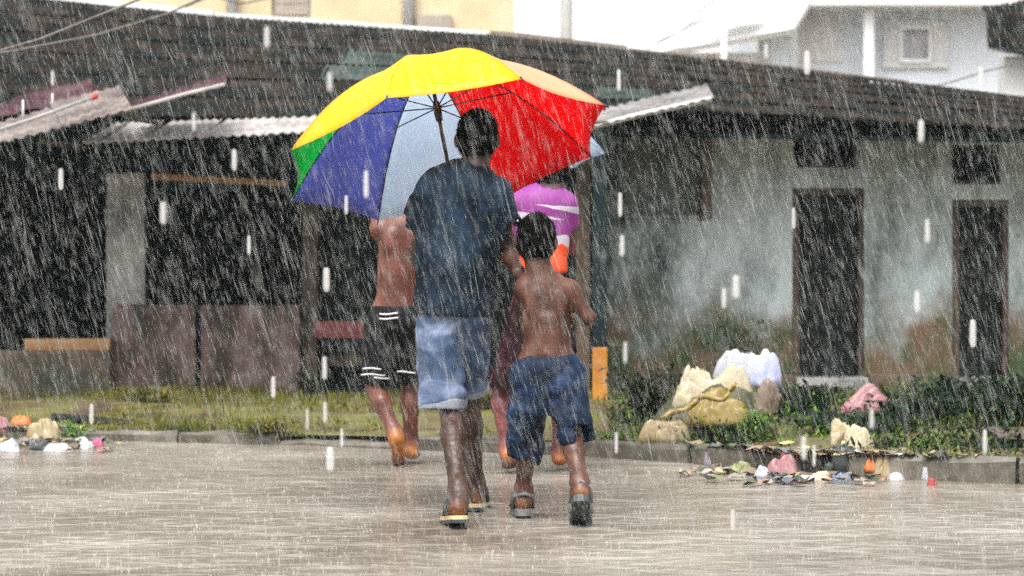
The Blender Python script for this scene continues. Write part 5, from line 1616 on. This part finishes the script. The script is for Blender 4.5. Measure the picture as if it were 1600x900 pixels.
# plank lying on the verge, left; broken slab and dark drain slab, right
a, b = P(84, 652, 15.6), P(216, 662, 15.2)
pk = tube_obj('dark_plank', [a, (a + b) / 2, b], [.03, .028, .02], M['wood_dark'], None, 6); tag(pk, 'dark plank lying on the verge behind the left litter', 'plank')
sl = tag(empty('drain_slab', (0, 0, 0)), 'dark broken slab bench at the right edge above the kerb', 'slab')
g = P(1548, 690, 12.4)
box('slab', (g.x, 12.2, .18), (g.x + .9, 12.7, .215), M['wood_brown'], sl, .008, .006)
box('leg', (g.x + .06, 12.26, -.02), (g.x + .16, 12.64, .178), M['wood_dark'], sl, .008)
box('leg', (g.x + .7, 12.26, -.02), (g.x + .8, 12.64, .178), M['wood_dark'], sl, .008)

# white cloth in the boy's hand
bm = bmesh.new(); bmesh.ops.create_icosphere(bm, subdivisions=3, radius=1)
V = np.array([v.co[:] for v in bm.verts], np.float32); V *= (1 + .35 * vnoise(V * 2.3, 9) + .2 * vnoise(V * 5, 10))[:, None]
for v, c in zip(bm.verts, V): v.co = c * np.array([.028, .03, .055])
wc = bm_obj('white_cloth', bm, M['cloth_white'], None, smooth=True); wc.location = (BOYX + .075, BOYY + .17, .845)
tag(wc, 'white cloth held in the hand of the boy in blue shorts', 'cloth')

# ------------------------------------------------------------------ rain
def rain(n, seed):
    r = np.random.default_rng(seed)
    Y = r.uniform(5.0, 18.2, n)
    X = r.uniform(-.25, .25, n) * Y
    zc = CAM_H + r.uniform(-.15, .15, n) * Y
    big = r.random(n)
    L = r.uniform(.006, .045, n) + .18 * big ** 8 * r.random(n)
    W = r.uniform(.00026, .00062, n) * (1 + .9 * big ** 12)
    a = np.radians(r.normal(17, 6, n)); b = r.normal(0, .15, n)
    D = np.stack([np.sin(a), b, -np.cos(a)], 1)
    C0 = np.stack([X, Y, zc], 1)
    keep = (C0[:, 2] - L > .01)
    C0, D, L, W, a = C0[keep], D[keep], L[keep], W[keep], a[keep]; n = len(C0)
    vs = np.empty((n, 5, 3), np.float32)
    s1 = np.stack([np.cos(a), np.zeros(n), np.sin(a)], 1); s2 = np.array([0, 1, 0])
    top = C0 - D * L[:, None] * .6; bot = C0 + D * L[:, None] * .4; mid = C0 + D * L[:, None] * .15
    vs[:, 0] = top; vs[:, 1] = bot
    for k in range(3):
        t = k * 2.0944 + .5
        vs[:, 2 + k] = mid + W[:, None] * (math.cos(t) * s1 + math.sin(t) * s2)
    base = (np.arange(n) * 5)[:, None]
    F = np.concatenate([base + np.array(f) for f in ((0, 2, 3), (0, 3, 4), (0, 4, 2), (1, 3, 2), (1, 4, 3), (1, 2, 4))])
    me = bpy.data.meshes.new('rain')
    me.vertices.add(n * 5); me.vertices.foreach_set('co', vs.ravel())
    me.loops.add(len(F) * 3); me.loops.foreach_set('vertex_index', F.ravel().astype(np.int32))
    me.polygons.add(len(F)); me.polygons.foreach_set('loop_start', np.arange(0, len(F) * 3, 3, dtype=np.int32))
    me.update(calc_edges=True)
    o = link('rain', me, M['rain'])
    tag(o, 'slanting streaks of heavy falling rain', 'rain', kind='stuff')
rain(62000, 12)

def drops():
    prof = [(0, -.5), (.32, -.46), (.46, -.36), (.5, -.2), (.47, .1), (.43, .38), (.36, .47), (0, .5)]
    vs, fs = [], []; seg = 8
    for i, (r, z) in enumerate(prof):
        for k in range(seg):
            t = 2 * math.pi * k / seg; vs.append((r * math.cos(t), r * math.sin(t), z))
    for i in range(len(prof) - 1):
        for k in range(seg): fs.append((i * seg + k, i * seg + (k + 1) % seg, (i + 1) * seg + (k + 1) % seg, (i + 1) * seg + k))
    me = bpy.data.meshes.new('water_drop'); me.from_pydata(vs, [], fs); me.update(); me.materials.append(M['drop'])
    me.polygons.foreach_set('use_smooth', [True] * len(me.polygons))
    L = [(95, 280, 10, 34), (366, 250, 10, 34), (255, 333, 12, 36), (389, 383, 7, 30), (510, 437, 13, 38), (515, 128, 9, 30), (417, 58, 11, 34),
         (967, 125, 8, 34), (1261, 98, 13, 38), (1439, 205, 12, 36), (1449, 361, 10, 38), (1150, 448, 14, 36), (1131, 466, 8, 32), (969, 320, 8, 38), (972, 384, 9, 34),
         (1433, 471, 11, 34), (1520, 521, 13, 44), (1240, 341, 7, 34), (977, 551, 7, 34), (516, 717, 16, 38), (507, 575, 9, 36), (427, 605, 9, 34), (508, 644, 7, 32),
         (143, 647, 8, 32), (534, 684, 6, 30), (963, 692, 6, 34), (1256, 700, 10, 38), (1272, 712, 6, 34), (1145, 812, 7, 34), (1539, 690, 9, 38), (572, 288, 10, 44), (541, 320, 7, 30),
         (82, 122, 6, 24), (303, 190, 7, 30), (1532, 122, 10, 36), (1362, 655, 8, 30), (976, 6, 10, 14), (989, 25, 10, 16), (480, 655, 5, 34), (1197, 80, 8, 24)]
    WHERE = ['before the dark far-left opening', 'left of the umbrella, high in the dark under the awning', 'in the dark window left of the umbrella, upper', 'in the dark window left of the umbrella, lower', 'before the brown post below the blue panel', 'just above the left side of the yellow panel', 'over the dark roof near the white flashing', 'over the roof just right of the umbrella top', 'where the dark roof meets the white house', 'above the wall between the two doorways', "left of the second doorway's top", 'before the grey plaster left of the first doorway, larger', 'before the grey plaster left of the first doorway, smaller', 'just right of the green post, upper', 'just right of the green post, second', 'midway between the two doorways', 'before the lower part of the second doorway', 'at the left edge of the first doorway', 'right of the orange post foot', 'over the road below the striped shorts, thickest', 'just left of the striped shorts', 'before the right brown counter panel', "left of the youth's bent leg", 'beside the left litter', "at the kerb left of the youth's feet", 'at the kerb right of the blue shorts', 'by the red rag on the kerb, thicker', 'by the red rag on the kerb, thinner', 'over the open road right of the boy', 'by the dark slab at the right edge', 'before the blue umbrella panel, larger', 'before the blue umbrella panel, smaller', 'over the roof at upper left', 'over the roof left of the long pale awning', 'over the white wall at upper right', 'above the orange packet at the right kerb', 'before the white building beside the pole, top one', 'before the white building beside the pole, second', 'over the verge right of the counter panels', 'over the pale gable of the white house']
    for i, (x, y, w, h) in enumerate(L):
        Y = random.uniform(5.4, 7.2); p = P(x, y, Y); s = FPX / Y
        o = bpy.data.objects.new('water_drop', me); COL.objects.link(o)
        o.location = p; w *= .8; o.scale = (w / s, w / s, h / s)
        tag(o, 'large pale raindrop ' + WHERE[i], 'raindrop', 'large raindrops falling in front of the scene')
drops()

def splashes():
    r = random.Random(31)
    vs, fs = [], []
    for i in range(5200):
        Y = r.uniform(6.4, 15.0) ; x = r.uniform(-.235, .235) * Y
        if Y > kerb_y(x) - .02: continue
        k = r.choice((1, 2, 3, 4)); h0 = r.uniform(.004, .013) * (2.2 if r.random() < .06 else 1)
        for q in range(k):
            a = r.uniform(0, 6.28); h = h0 * r.uniform(.6, 1.2); ln = h * r.uniform(.1, .6); w = r.uniform(.0007, .0015)
            cx, cy = x + math.cos(a) * .006, Y + math.sin(a) * .006
            b = len(vs)
            vs += [(cx - w, cy - w, -.003), (cx + w, cy - w, -.003), (cx, cy + w, -.003), (cx + math.cos(a) * ln, cy + math.sin(a) * ln, h)]
            fs += [(b, b + 1, b + 3), (b + 1, b + 2, b + 3), (b + 2, b, b + 3)]
    tag(mesh_from('splashes', vs, fs, M['splash']), 'tiny rain splashes leaping from the flooded road', 'splashes', kind='stuff')
splashes()

# ------------------------------------------------------------------ the rain-laden air
hz = box('haze', (-410, -70, -1.05), (410, 510, 12.3), None, None, 0)
hm = bpy.data.materials.new('haze'); hm.use_nodes = True
ht = hm.node_tree; ht.nodes.clear()
pv = ht.nodes.new('ShaderNodeVolumePrincipled'); pv.inputs['Color'].default_value = (.86, .95, .95, 1); pv.inputs['Density'].default_value = .0007
ho = ht.nodes.new('ShaderNodeOutputMaterial'); ht.links.new(pv.outputs[0], ho.inputs['Volume'])
hz.data.materials.clear(); hz.data.materials.append(hm)
tag(hz, 'thin grey rain haze filling the air', 'haze', kind='stuff')
